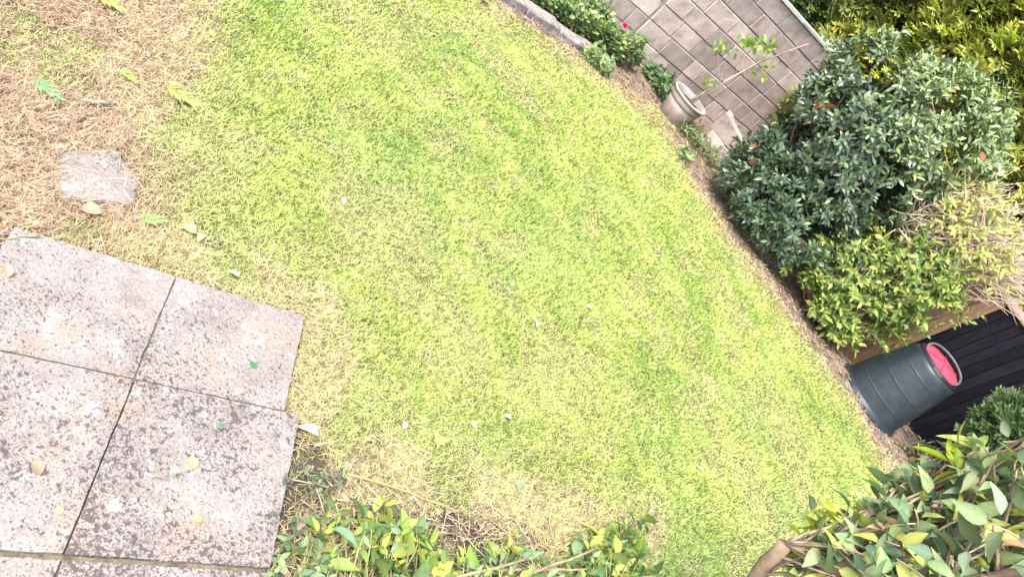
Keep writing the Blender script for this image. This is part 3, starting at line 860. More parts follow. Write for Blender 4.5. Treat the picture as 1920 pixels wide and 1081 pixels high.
# conifer hedges: feathery flat sprays
def spray_tmpl(n=7, seed=1):
    r_ = np.random.default_rng(seed); V = []; T = []
    def sliver(a, d, l, w):
        k = len(V); d = np.array(d); p = np.array([-d[1], d[0], 0])
        z = r_.normal(0, 0.03)
        V.extend([tuple(np.array(a) - p * w), tuple(np.array(a) + d * l * 0.55 + p * w * 1.3 + [0, 0, z]), tuple(np.array(a) + d * l + [0, 0, z * 2]), tuple(np.array(a) + d * l * 0.5 - p * w * 1.4)])
        T.extend([(k, k + 1, k + 2), (k, k + 2, k + 3)])
    sliver((0, 0, 0), (0, 1, 0), 1.0, 0.03)
    for i in range(n):
        t = 0.12 + 0.78 * i / n
        for s_ in (-1, 1):
            a = R(42 + r_.uniform(-10, 10)); l = (0.42 - 0.28 * t) * r_.uniform(0.8, 1.25)
            sliver((0, t, -0.12 * t * t), (s_ * math.sin(a), math.cos(a), r_.normal(0, 0.15)), l, 0.036)
    V = np.array(V); V[:, 2] -= 0.15 * V[:, 1] ** 2
    return V, np.array(T)
def conifer(root, P, D, Nn, S, col, tip, mass='foliage'):
    tm = spray_tmpl(7, 3)
    o = np.array(root.location)
    W, F, Cc = bulk(tm, P - o, frames(D, Nn), S, col)
    t = np.tile(np.clip(np.hypot(tm[0][:, 0] * 1.6, tm[0][:, 1]), 0, 1), len(P))[:, None]
    Cc = Cc * (1 - t) + np.repeat(tip, len(tm[0]), 0) * t
    ob = link(mass, mesh_np(mass, W, F, M['leaf'], Cc), root); ob['kind'] = 'stuff'
    return ob
def hedge(name, label, A, Bp, zlo, zhi, depth, n, S0, cols, tipc, seed, bulge=0.25, cat='hedge'):
    r = np.random.default_rng(seed)
    A = np.array(A, float); Bp = np.array(Bp, float); e = Bp - A; L_ = np.linalg.norm(e); e /= L_; nn = np.array([e[1], -e[0]])
    root = empty(name, (*((A + Bp) / 2), 0)); tag(root, label, cat)
    s = r.uniform(0, L_, n); z = r.uniform(zlo, zhi, n)
    bump_ = (fbm(s * 2.6, z * 2.2, seed, 3) - 0.5) * 2 * bulge
    dep = -depth * r.random(n) ** 1.7 + bump_
    P = np.stack([A[0] + e[0] * s + nn[0] * dep, A[1] + e[1] * s + nn[1] * dep, z], 1)
    D = np.stack([nn[0] + r.normal(0, .55, n), nn[1] + r.normal(0, .55, n), 0.45 + r.normal(0, .4, n)], 1)
    Nn = np.array([0, 0, 1.0]) + r.normal(0, 0.55, (n, 3))
    S = S0 * r.uniform(0.6, 1.3, n)
    pal = palette(r, n, cols, [1] * len(cols)); tp = palette(r, n, tipc, [1] * len(tipc))
    outw = sstep(-0.25, 0.12, dep - bump_ * 0.4)[:, None]       # golden tips grow only on outer sprays
    tp = pal * 1.2 * (1 - outw) + tp * outw
    conifer(root, P, D, Nn, S, pal, tp)
    ps = []
    for k in range(14):
        q0 = A + e * r.uniform(0, L_) - nn * depth * 0.8
        ps.append((wander((q0[0], q0[1], 0), (q0[0] + r.normal(0, .1), q0[1] + r.normal(0, .1), zhi - 0.2), 8, 0.03, r), 0.04, 0.012))
        for j in range(5):
            zz = r.uniform(zlo, zhi); q1 = q0 + nn * depth * 0.8
            ps.append((wander((q0[0], q0[1], zz), (q1[0], q1[1], zz + 0.25), 5, 0.02, r), 0.014, 0.004))
    tube_part('trunk', ps, M['twig'], root, (0.12, 0.085, 0.06))
    return root
hedge('golden_conifer', 'tall golden green conifer hedge behind the laurel bush', (0.0, 9.9), (3.6, 8.35), 0.5, 4.6, 1.2, 14500, 0.32,
      [(0.12, 0.15, 0.045), (0.15, 0.18, 0.05), (0.19, 0.22, 0.06)], [(0.68, 0.68, 0.14), (0.56, 0.62, 0.15), (0.42, 0.5, 0.14)], 71, 0.45)
hedge('olive_conifer', 'olive green conifer hedge growing behind the top of the block wall', (-2.6, 7.6), (0.15, 10.0), 0.9, 3.2, 0.8, 7500, 0.24,
      [(0.09, 0.125, 0.04), (0.12, 0.16, 0.05)], [(0.32, 0.39, 0.12), (0.4, 0.45, 0.15), (0.24, 0.31, 0.1)], 72, 0.22)

# pale ivy on the end of the wall top
r = np.random.default_rng(40)
ivy = empty('pale_ivy_clump', (0.27, 9.35, 1.5))
tag(ivy, 'small pale grey green ivy clump on the coping of the wall', 'ivy')
ti, di = ellipsoid_shoots(r, (0.24, 9.30, 1.52), (0.3, 0.16, 0.12), 60, 0.5, 0.2, -0.6)
P, D, Nn, S = shoot_leaves(r, ti, di, 6, 0.06, (40, 95), 0.08)
plant_leaves(ivy, LT_OVATE, M['leaf'], P, D, Nn, S, palette(r, len(P), [(0.4, 0.46, 0.36), (0.25, 0.33, 0.2), (0.5, 0.54, 0.46)], [2, 2, 1]), 60)
tube_part('stems', crown_branches(r, (0.27, 9.36, 1.5), ti, 20, 0.006, 0.002), M['twig'], ivy, (0.3, 0.25, 0.2))

# small dark conifer on the right with reddish stems
r = np.random.default_rng(41)
sc = empty('dwarf_conifer', (3.8, 6.45, 0))
tag(sc, 'small bushy dark green conifer in front of the black fence', 'conifer')
ti, di = ellipsoid_shoots(r, (3.78, 6.45, 0.86), (0.4, 0.4, 0.5), 1500, 0.7, 0.25, -0.6, None, 5)
n = len(ti)
pal = palette(r, n, [(0.03, 0.06, 0.025), (0.04, 0.08, 0.03)], [1, 1]); tp = palette(r, n, [(0.12, 0.2, 0.08), (0.17, 0.27, 0.11)], [1, 1])
conifer(sc, ti - di * 0.1, di, r.normal(0, 1, (n, 3)), 0.17 * r.uniform(.6, 1.2, n), pal, tp)
ps = []
for k in range(70):
    a = np.array([3.78, 6.5, 0.0]) + r.normal(0, .1, 3) * [1, 1, 0]
    b_ = np.array([r.uniform(3.5, 3.75), r.uniform(6.3, 6.6), r.uniform(0.4, 0.75)])
    ps.append((wander(a, b_, 6, 0.015, r), 0.006, 0.002))
tube_part('stems', ps, M['twig'], sc, (0.22, 0.1, 0.07))

# ------------------------------------------------------------------ bed plants
r = np.random.default_rng(42)
bedp = empty('bed_plant', (-1.6, 7.2, 0))
tag(bedp, 'leafy green bedding plant with one pink flower between edging and wall', 'plant')
n = 620
q0 = np.stack([r.uniform(-0.62, 0.62, n), r.uniform(-0.40, 0.22, n)], 1)
ctr = np.array([-1.72, 6.98])
pxy = ctr + kd * (q0[:, :1] * 1.5) + kn * q0[:, 1:] * 0.9 + kd * 0.0
hz = 0.05 + 0.32 * fbm(pxy[:, 0] * 4, pxy[:, 1] * 4, 90, 2) * (0.4 + r.random(n))
tips = np.stack([pxy[:, 0], pxy[:, 1], hz], 1)
wd = (tips[:, :2] - B0) @ GV
kdist = (tips[:, :2] - K0) @ kn
ok = (wd > 0.06) & (kdist > 0.24); tips = tips[ok]; n = len(tips)
dirs = np.stack([r.normal(0, .4, n), r.normal(-.25, .4, n), np.ones(n)], 1)
P, D, Nn, S = shoot_leaves(r, tips, dirs, 9, 0.055, (50, 100), 0.12)
plant_leaves(bedp, LT_ROUND, M['leaf'], P, D, Nn, S, palette(r, len(P), [(0.16, 0.25, 0.09), (0.26, 0.34, 0.13), (0.11, 0.19, 0.07), (0.38, 0.42, 0.22)], [4, 3, 3, 1]), 300)
ps = [(wander((t[0] + r.normal(0, .05), t[1] + r.normal(0, .05), 0), t, 4, 0.008, r), 0.0035, 0.0015) for t in tips]
tube_part('stems', ps, M['twig'], bedp, (0.2, 0.16, 0.08))
fl = np.array([-1.36, 7.56, 0.25]) - np.array(bedp.location)
fV, fT, fC = [], [], []
for k in range(9):
    a = k * 0.7; el = R(25 + 35 * (k % 3))
    d = np.array([math.cos(a) * math.cos(el), math.sin(a) * math.cos(el) - 0.4, math.sin(el)])
    W, F, Cc = bulk(LT_ROUND, fl[None], frames(d[None], np.array([[0, -.3, 1.0]])), np.array([0.05]), np.array([[0.75, 0.05, 0.18]]))
    fT.append(F + sum(len(v) for v in fV)); fV.append(W); fC.append(Cc)
fo = link('flower', mesh_np('flower', np.concatenate(fV), np.concatenate(fT), M['leaf'], np.concatenate(fC), True), bedp)
fo['label'] = 'bright pink flower'

def weed(name, label, cen, rad, n, nl, L, cols, w, seed, tm=LT_OVATE, singles=40, h=0.12, cat='weed'):
    r = np.random.default_rng(seed)
    root = empty(name, (*cen, 0)); tag(root, label, cat)
    a = r.uniform(0, 6.28, n); q_ = np.sqrt(r.random(n))
    tips = np.stack([cen[0] + np.cos(a) * q_ * rad[0], cen[1] + np.sin(a) * q_ * rad[1], h * (0.3 + r.random(n))], 1)
    dirs = np.stack([np.cos(a) * q_ * .5 + r.normal(0, .3, n), np.sin(a) * q_ * .5 - .2 + r.normal(0, .3, n), np.ones(n)], 1)
    P, D, Nn, S = shoot_leaves(r, tips, dirs, nl, L, (40, 95), h * 0.5)
    plant_leaves(root, tm, M['leaf'], P, D, Nn, S, palette(r, len(P), cols, w), singles)
    tube_part('stems', [(wander((t[0], t[1], -.01), t, 4, 0.006, r), 0.003, 0.0015) for t in tips], M['twig'], root, (0.18, 0.2, 0.08))
    return root
weed('leafy_weed', 'dark leafy weed at the foot of the wall left of the pot', (-0.72, 8.02), (0.25, 0.16), 40, 8, 0.075, [(0.07, 0.14, 0.05), (0.12, 0.21, 0.09)], [1, 1], 51, h=0.16)
weed('grassy_weed', 'low grey green weed patch right of the pot', (0.02, 7.8), (0.34, 0.3), 110, 8, 0.06, [(0.14, 0.19, 0.09), (0.22, 0.25, 0.13)], [1, 1], 52, h=0.1, tm=LT_LONG)
weed('edging_weed', 'green weeds growing in front of the last edging blocks', (-1.18, 6.78), (0.2, 0.24), 36, 7, 0.075, [(0.15, 0.23, 0.09), (0.25, 0.32, 0.13)], [1, 1], 53, h=0.09)
weed('dark_weed', 'dark weed tuft beside the broken wall stub', (0.62, 8.05), (0.2, 0.15), 34, 8, 0.06, [(0.05, 0.1, 0.04), (0.08, 0.14, 0.05)], [1, 1], 54, h=0.25)
weed('fence_foot_weed', 'straggly grey green weeds at the foot of the black fence', (3.75, 6.55), (0.3, 0.3), 60, 8, 0.055, [(0.22, 0.26, 0.12), (0.3, 0.31, 0.17)], [1, 1], 55, h=0.16, tm=LT_LONG)
weed('broad_leaf_weed', 'pale broad leaved weed on the lawn beside the first edging blocks', (-1.98, 5.28), (0.12, 0.12), 10, 6, 0.1, [(0.2, 0.33, 0.15), (0.28, 0.38, 0.18)], [1, 1], 56, h=0.07)
weed('laurel_seedling', 'small bright seedling in the soil in front of the laurel', (0.08, 7.05), (0.1, 0.1), 8, 6, 0.08, [(0.25, 0.35, 0.14)], [1], 57, h=0.08)

weed('ground_ivy', 'small creeping weeds along the right edge of the lower slab', (0.085, 1.29), (0.085, 0.17), 26, 5, 0.023, [(0.15, 0.19, 0.11), (0.24, 0.27, 0.16), (0.1, 0.13, 0.08)], [1, 1, 1], 58, h=0.05, singles=150)
weed('corner_ivy', 'darker ivy leaves where the slab meets the low shoots', (0.22, 1.1), (0.1, 0.12), 20, 5, 0.036, [(0.1, 0.17, 0.08), (0.2, 0.28, 0.14), (0.28, 0.36, 0.18)], [1, 1, 1], 59, h=0.06, singles=150)

# ------------------------------------------------------------------ foreground right: clipped shrub with thick cut branches
r = np.random.default_rng(61)
fg = empty('cut_back_shrub', (1.45, 1.75, 0))
tag(fg, 'tall cut back shrub with thick pale branches and large grey green leaves, close by', 'shrub')
br_ = [([(1.42, 1.72, 0), (1.22, 1.72, 0.45), (1.04, 1.71, 0.80), (1.0, 1.73, 0.92)], 0.03, 0.021),
       ([(1.13, 1.66, 0.82), (1.12, 1.74, 0.96), (1.16, 1.78, 1.10), (1.18, 1.8, 1.3), (1.24, 1.82, 1.6)], 0.022, 0.015),
       ([(1.42, 1.72, 0), (1.35, 1.62, 0.5), (1.24, 1.6, 0.9), (1.22, 1.66, 1.2), (1.25, 1.7, 1.6)], 0.022, 0.013),
       ([(1.42, 1.75, 0), (1.3, 1.85, 0.6), (1.15, 1.9, 1.05), (1.12, 1.93, 1.25), (1.14, 1.95, 1.7)], 0.024, 0.014),
       ([(1.42, 1.75, 0), (1.28, 1.78, 0.6), (1.1, 1.8, 1.0), (1.05, 1.83, 1.15)], 0.02, 0.016),
       ([(1.42, 1.75, 0), (1.3, 1.75, 0.7), (1.12, 1.72, 0.98), (1.02, 1.76, 1.05)], 0.012, 0.006),
       ([(1.42, 1.75, 0), (1.36, 1.7, 0.7), (1.26, 1.72, 1.15), (1.3, 1.75, 1.65)], 0.018, 0.01)]
br_ = [(np.array(a) + np.array([0.035, 0.0, -0.01]), q0_, q1_) for a, q0_, q1_ in br_]
br_ = [(np.concatenate([np.array(a)[:1]] + [wander(a[i], a[i + 1], 4, 0.006, r)[1:] for i in range(len(a) - 1)]), q0_, q1_) for a, q0_, q1_ in br_]
for k, bpath in enumerate(br_):
    tube_part('branch', [bpath], M['twig'], fg, [(0.23, 0.17, 0.12), (0.36, 0.29, 0.22), (0.27, 0.2, 0.15)][k % 3], 0.8, sides=9)
ps = []
tips, dirs = [], []
for k in range(270):
    a, _, _ = br_[r.integers(0, len(br_))]
    i = r.integers(len(a) // 2, len(a)); a0 = a[i]
    d = nrm(np.array([r.normal(-0.35, 0.5), r.normal(0.15, 0.5), r.normal(0.45, 0.45)]))
    e = a0 + d * r.uniform(0.08, 0.30)
    if e[0] < 1.08: e[0] = 1.08 + r.uniform(0, 0.05)
    if e[1] > 1.93: e[1] = 1.93 - r.uniform(0, 0.06)
    if e[2] < 0.9: continue
    ps.append((wander(a0, e, 5, 0.008, r), 0.0055, 0.002)); tips.append(e); dirs.append(d)
tips = np.array(tips); dirs = np.array(dirs)
tube_part('twigs', ps, M['twig'], fg, (0.36, 0.27, 0.2), 0.45)
P, D, Nn, S = shoot_leaves(r, tips, dirs, 4, 0.076, (35, 95), 0.14, 0.2)
cl = palette(r, len(P), [(0.19, 0.27, 0.16), (0.13, 0.2, 0.12), (0.28, 0.36, 0.18), (0.42, 0.46, 0.13), (0.5, 0.34, 0.2)], [4, 2, 4, 1.6, 0.12])
hf = r.random(len(P)) < 0.5
plant_leaves(fg, LT_OVATE, M['leaf'], P[hf], D[hf], Nn[hf], S[hf], cl[hf], 150, nvar=14)
plant_leaves(fg, LT_CURL, M['leaf'], P[~hf], D[~hf], Nn[~hf], S[~hf], cl[~hf], 150, nvar=14)
# lime young tips on the left end
yt = np.array([(1.0, 1.81, 1.03), (0.99, 1.80, 1.0), (1.01, 1.83, 1.06), (0.99, 1.79, 0.97), (1.02, 1.90, 1.38), (1.0, 1.91, 1.42)]) + np.array([0.07, 0, -0.03])
P, D, Nn, S = shoot_leaves(r, yt, nrm(np.array([[-0.6, 0.5, 0.1]] * len(yt)) + r.normal(0, .25, (len(yt), 3))), 5, 0.08, (20, 70), 0.07)
plant_leaves(fg, LT_LONG, M['leaf'], P, D, Nn, S, palette(r, len(P), [(0.42, 0.48, 0.05), (0.3, 0.38, 0.08)], [1, 1]), 40, nvar=4, leaf_name='young_leaf')

# ------------------------------------------------------------------ foreground bottom: low cut shoots
r = np.random.default_rng(62)
lo = empty('low_ground_shrub', (0.75, 1.65, 0))
tag(lo, 'low sprawl of bright green leafy shoots at the near edge of the lawn', 'shrub')
n = 370
t = r.random(n)
t = t ** 0.8
line = np.stack([0.23 + 0.98 * t, 1.17 + 1.15 * t], 1)
off = np.abs(r.normal(0, 0.2, n)) + (fbm(t * 9, t * 0, 8, 2) - 0.62) * 0.42
tips = np.stack([line[:, 0] + 0.7 * off, line[:, 1] - 0.7 * off, 0.02 + r.random(n) ** 1.8 * (0.07 + 0.09 * t)], 1)
dirs = np.stack([r.normal(-.3, .5, n), r.normal(.35, .5, n), r.uniform(0.1, 1, n)], 1)
P, D, Nn, S = shoot_leaves(r, tips, dirs, 5, 0.057, (25, 90), 0.09, 0.1)
S *= np.where(r.random(len(S)) < 0.22, 1.6, 0.85)
cl = palette(r, len(P), [(0.24, 0.35, 0.09), (0.34, 0.43, 0.1), (0.25, 0.35, 0.2), (0.12, 0.19, 0.07), (0.45, 0.49, 0.12)], [4, 3, 2.5, 2, 1])
P[:, 2] = np.maximum(P[:, 2], 0.015)
hf = r.random(len(P)) < 0.5
plant_leaves(lo, LT_OVATE, M['leaf'], P[hf], D[hf], Nn[hf], S[hf], cl[hf], 150, nvar=14)
plant_leaves(lo, LT_CURL, M['leaf'], P[~hf], D[~hf], Nn[~hf], S[~hf], cl[~hf], 150, nvar=14)
ps = [(wander((q_[0] + 0.12 + r.normal(0, .05), q_[1] - 0.12 + r.normal(0, .05), 0.0), q_, 5, 0.008, r), 0.004, 0.0015) for q_ in tips]
tube_part('stems', ps, M['twig'], lo, (0.28, 0.26, 0.12))
ps = []
for a, b_ in (((0.56, 1.45, 0.05), (0.72, 1.72, 0.13)), ((0.78, 1.72, 0.08), (0.93, 1.98, 0.16)), ((0.70, 1.66, 0.06), (0.95, 1.93, 0.12)), ((0.95, 1.85, 0.08), (1.15, 2.05, 0.15)), ((0.48, 1.3, 0.1), (0.52, 1.42, 0.06)), ((0.9, 1.7, 0.06), (1.2, 2.0, 0.1))):
    ps = [(wander(a, b_, 6, 0.006, r), 0.006, 0.004)]
    tube_part('cut_stem', ps, M['twig'], lo, (0.3, 0.22, 0.15), 0.4, sides=7)

# ------------------------------------------------------------------ lawn
def blades(n, P, az, length, width, tilt, bend, col):
    """each blade: two quads and a tip, bent over"""
    d = np.stack([np.cos(az), np.sin(az), np.zeros(n)], 1)
    s = np.stack([-np.sin(az), np.cos(az), np.zeros(n)], 1)
    up = np.array([0, 0, 1.0])
    h1 = (np.cos(tilt) * length * 0.5)[:, None]; o1 = (np.sin(tilt) * length * 0.5)[:, None]
    t2 = tilt + bend
    h2 = h1 + (np.cos(t2) * length * 0.5)[:, None]; o2 = o1 + (np.sin(t2) * length * 0.5)[:, None]
    w = width[:, None]
    v0 = P - s * w * .5; v1 = P + s * w * .5
    m_ = P + d * o1 + up * h1
    v2 = m_ - s * w * .5; v3 = m_ + s * w * .5
    v4 = P + d * o2 + up * np.maximum(h2, 0.002)
    V = np.stack([v0, v1, v2, v3, v4], 1).reshape(-1, 3)
    b0 = (np.arange(n) * 5)[:, None]
    T = np.concatenate([b0 + np.array([0, 1, 3]), b0 + np.array([0, 3, 2]), b0 + np.array([2, 3, 4])], 1).reshape(-1, 3)
    Cc = np.repeat(col[:, None], 5, 1)
    return V, T, Cc.reshape(-1, 3)

r = np.random.default_rng(70)
N0 = 2800000
gx_ = r.uniform(-3.6, 4.4, N0); gy_ = r.uniform(0.3, 7.6, N0)
dist = np.sqrt(gx_ ** 2 + gy_ ** 2 + 1.8 ** 2)
dens = np.clip((2.4 / dist) ** 1.35, 0.14, 1.0)
G = np.stack([gx_, gy_, np.zeros(N0)], 1)
fr0 = in_frame(G, 0.03); fr1 = in_frame(G, 0.35)
dens = np.where(fr0, dens, np.where(fr1, dens * 0.3, 0.03 * (dist < 5)))
k = r.random(N0) < dens * 0.99
gx_, gy_, dist = gx_[k], gy_[k], dist[k]
wob = (fbm(gx_ * 4, gy_ * 4, 140, 3) - 0.5) * 0.42
inl = inside(LAWN_EDGE, gx_ + wob * (gx_ > -0.9), gy_ + wob) & ~inside(PATIO, gx_, gy_) & (((np.stack([gx_, gy_], 1) - K0) @ kn) < -0.01)
ist = inside(STONE, gx_, gy_)
k = inl & ~ist
gx_, gy_, dist = gx_[k], gy_[k], dist[k]
st = straw_amount(gx_, gy_); rd = red_amount(gx_, gy_)
de = dist_poly(LAWN_EDGE[2:12], gx_, gy_, False)
thin = np.where(de < 0.35, 0.35 + de * 1.8, 1.0) * (0.62 + 0.38 * (1 - st))
thin = thin * np.where((dist_poly(np.array([(0.02, 1.40), (0.15, 1.12), (0.45, 1.48), (0.75, 1.85)]), gx_, gy_, False) + (fbm(gx_ * 8, gy_ * 8, 120, 2) - 0.5) * 0.25) < 0.12, 0.17, 1.0)
k = r.random(len(gx_)) < thin
gx_, gy_, dist, st, rd, de = gx_[k], gy_[k], dist[k], st[k], rd[k], de[k]
n = len(gx_)
isst = r.random(n) < np.clip(st * 0.9 + 0.08, 0, 1)
gn = fbm(gx_ * 2.3, gy_ * 2.3, 15, 4); gn2 = fbm(gx_ * 7, gy_ * 7, 16, 3)
g_dark = np.array([0.3, 0.44, 0.1]); g_lime = np.array([0.57, 0.65, 0.2]); g_cool = np.array([0.34, 0.5, 0.19])
mixg = np.clip(sstep(0.2, 0.66, gn * 0.45 + gn2 * 0.55) + r.normal(0, 0.28, n), 0, 1)[:, None]
gcol = g_dark * (1 - mixg) + g_lime * mixg
cool = (sstep(0.56, 0.68, fbm(gx_ * 1.9 + 4, gy_ * 1.9, 18, 3)) * 0.35)[:, None]
gcol = gcol * (1 - cool) + g_cool * cool
s_y = np.array([0.62, 0.58, 0.31]); s_t = np.array([0.58, 0.49, 0.34]); s_r = np.array([0.53, 0.37, 0.3]); s_g = np.array([0.53, 0.56, 0.24])
pick = r.random(n)[:, None]; rdn = np.clip(rd + r.normal(0, .2, n), 0, 1)[:, None]
far_st = (st < 0.62)[:, None]
scol = np.where(far_st, np.where(pick < 0.72, s_g, s_y * 0.6 + s_g * 0.4), np.where(pick < 0.35, s_y, np.where(pick < 0.7, s_g, s_t)))
scol = scol * (1 - rdn * 0.85) + s_r * rdn * 0.85
col = np.where(isst[:, None], scol, gcol) * (1 + r.normal(0, 0.17, (n, 1)))
brown = (r.random(n) < 0.02 + 0.12 * sstep(0.58, 0.72, fbm(gx_ * 22, gy_ * 22, 131, 2)))[:, None]
col = np.where(brown, np.array([0.16, 0.1, 0.06]), col)
col = np.clip(col, 0.01, 0.8)
length = np.where(isst, r.uniform(0.012, 0.04, n) * (1 + 0.5 * (st > 0.7)), r.uniform(0.012, 0.034, n)) * (0.85 + 0.05 * dist)
width = np.maximum(0.0017, 0.00068 * dist) * r.uniform(0.7, 1.3, n)
tilt = np.where(isst, r.uniform(0.7, 1.5, n), r.uniform(0.25, 1.25, n)); bend = r.uniform(0.1, 0.9, n)
az = r.uniform(0, 2 * math.pi, n)
cl1 = fbm(gx_ * 11, gy_ * 11, 101, 2); cl2 = fbm(gx_ * 5, gy_ * 5, 103, 2)      # clumps and flattened spots
length = length * (0.6 + 0.8 * cl1)
tilt = np.clip(tilt + (cl2 - 0.5) * 0.7, 0.15, 1.52)
az = np.where(r.random(n) < 0.12, fbm(gx_ * 3, gy_ * 3, 105, 2) * 14 + r.normal(0, 0.5, n), az)
Pz = gz(gx_, gy_) + np.where(isst, r.uniform(0, 0.012, n), 0)
V, T, Cc = blades(n, np.stack([gx_, gy_, Pz], 1), az, length, width, tilt, bend, col)
lawn = link('lawn_grass', mesh_np('lawn_grass', V, T, M['grass'], Cc))
tag(lawn, 'short mown lawn of green grass mixed with yellow straw', 'grass', kind='stuff')
print('grass blades', n)

# loose dry straw lying over the dead patches and the borders
r = np.random.default_rng(71)
N1 = 240000
sx = r.uniform(-2.6, 3.9, N1); sy = r.uniform(0.7, 8.2, N1)
G = np.stack([sx, sy, 0 * sx], 1)
st = straw_amount(sx, sy); dist = np.sqrt(sx ** 2 + sy ** 2 + 3.24)
inl = inside(LAWN_EDGE, sx, sy)
wallside = ((np.stack([sx, sy], 1) - B0) @ GV) > 0.05
pr = np.where(inl, np.clip(st - 0.6, 0, 1) * 2.2, 0.32 * (sy > 3)) * in_frame(G, 0.12) * np.clip(2.4 / dist, 0.2, 1) * wallside
k = (r.random(N1) < pr) & ~inside(PATIO, sx, sy)
k &= ~(inside(STONE, sx, sy) & (r.random(N1) < 0.25))
sx, sy, dist = sx[k], sy[k], dist[k]; n = len(sx)
rd = np.clip(red_amount(sx, sy) + r.normal(0, .25, n), 0, 1)[:, None]
pick = r.random(n)[:, None]
col = np.where(pick < .5, np.array([0.64, 0.56, 0.31]), np.where(pick < .8, np.array([0.55, 0.43, 0.29]), np.array([0.3, 0.21, 0.14])))
col = (col * (1 - rd * .7) + np.array([0.55, 0.39, 0.32]) * rd * .7) * (1 + r.normal(0, .18, (n, 1)))
V, T, Cc = blades(n, np.stack([sx, sy, gz(sx, sy) + r.uniform(0.004, 0.022, n)], 1), r.uniform(0, 6.28, n), r.uniform(0.025, 0.095, n), np.maximum(0.0018, 0.00065 * dist) * r.uniform(.7, 1.3, n), r.uniform(1.3, 1.62, n), r.normal(0, 0.22, n), np.clip(col, .01, .8))
straw = link('loose_straw', mesh_np('loose_straw', V, T, M['grass'], Cc))
tag(straw, 'loose dry straw lying over the bare patches', 'straw', kind='stuff')
print('straw', n)

# dead twigs and bits in the worn strip along the low shoots
r = np.random.default_rng(73)
ps = []
for k in range(330):
    t = r.random(); a = np.array([0.06 + 0.75 * t + r.normal(0, .08), 1.3 + 0.62 * t + r.normal(0, .08)])
    if inside(PATIO, a[0], a[1]): continue
    az = r.uniform(0, 6.28); L_ = r.uniform(0.03, 0.13); z = 0.012 + r.random() * 0.02
    b_ = a + np.array([math.cos(az), math.sin(az)]) * L_
    ps.append((wander((a[0], a[1], z), (b_[0], b_[1], z + r.normal(0, .006)), 4, 0.003, r), r.uniform(0.0012, 0.003), 0.001))
V, T = tubes(ps, 4)
tag(link('dead_twigs', mesh_np('dead_twigs', V, T, M['twig'], np.array([0.4, 0.31, 0.22]) * (0.4 + 1.1 * r.random((len(V) // 16 + 1, 1)).repeat(16, 0)[:len(V)]), True)), 'scatter of broken dead twigs in the worn grass by the low shoots', 'twigs', kind='stuff')

# leaf litter on the soil borders
r = np.random.default_rng(72)
N1 = 9000
sx = r.uniform(-2.2, 4.2, N1); sy = r.uniform(5.2, 8.6, N1)
wallside = ((np.stack([sx, sy], 1) - B0) @ GV) > 0.05
k = ~inside(LAWN_EDGE, sx, sy) & wallside & in_frame(np.stack([sx, sy, 0 * sx], 1), 0.1)
sx, sy = sx[k], sy[k]; n = len(sx)
az = r.uniform(0, 6.28, n); D = np.stack([np.cos(az), np.sin(az), r.normal(0, .25, n)], 1)
W, F, Cc = bulk(LT_SMALL, np.stack([sx, sy, gz(sx, sy) + r.uniform(0.004, 0.02, n)], 1), frames(D, np.array([0, 0, 1.0]) + r.normal(0, .35, (n, 3))), r.uniform(0.02, 0.06, n), palette(r, n, [(0.22, 0.14, 0.1), (0.34, 0.25, 0.19), (0.13, 0.09, 0.07), (0.4, 0.32, 0.22)], [3, 2, 3, 1]))
tag(link('leaf_litter', mesh_np('leaf_litter', W, F, M['leaf'], Cc, True)), 'brown leaf litter on the soil under the bushes', 'leaf litter', kind='stuff')

# ------------------------------------------------------------------ stepping stone sunk in the dry turf
stn = [tuple(p) for p in STONE]
cS = STONE.mean(0); V = []
rs = random.Random(9)
ring = []
for i in range(len(STONE)):
    a = STONE[i]; b_ = STONE[(i + 1) % len(STONE)]
    for k in range(5):
        p = a + (b_ - a) * k / 5
        ring.append(p + np.array([rs.uniform(-.006, .006), rs.uniform(-.006, .006)]))
V = [(cS[0], cS[1], 0.010)] + [(*(cS + (p - cS) * 0.55), 0.010 + rs.uniform(-.002, .002)) for p in ring] + [(*(cS + (p - cS) * 0.96), 0.006) for p in ring] + [(*p, -0.002) for p in ring] + [(*p, -0.05) for p in ring]
nr = len(ring); F = []
for i in range(nr):
    j = (i + 1) % nr
    F.append((0, 1 + j, 1 + i))
    for q_ in range(3):
        a = 1 + q_ * nr
        F += [(a + i, a + j, a + nr + j), (a + i, a + nr + j, a + nr + i)]
V = np.array(V); so = np.array([cS[0], cS[1], 0.0])
stone = link('stepping_stone', mesh_np('stepping_stone', V - so, np.array(F), M['slab'], np.full((len(V), 3), 0.05)), None, tuple(so))
tag(stone, 'small pale grey stone sunk in the dry grass above the patio', 'stone')

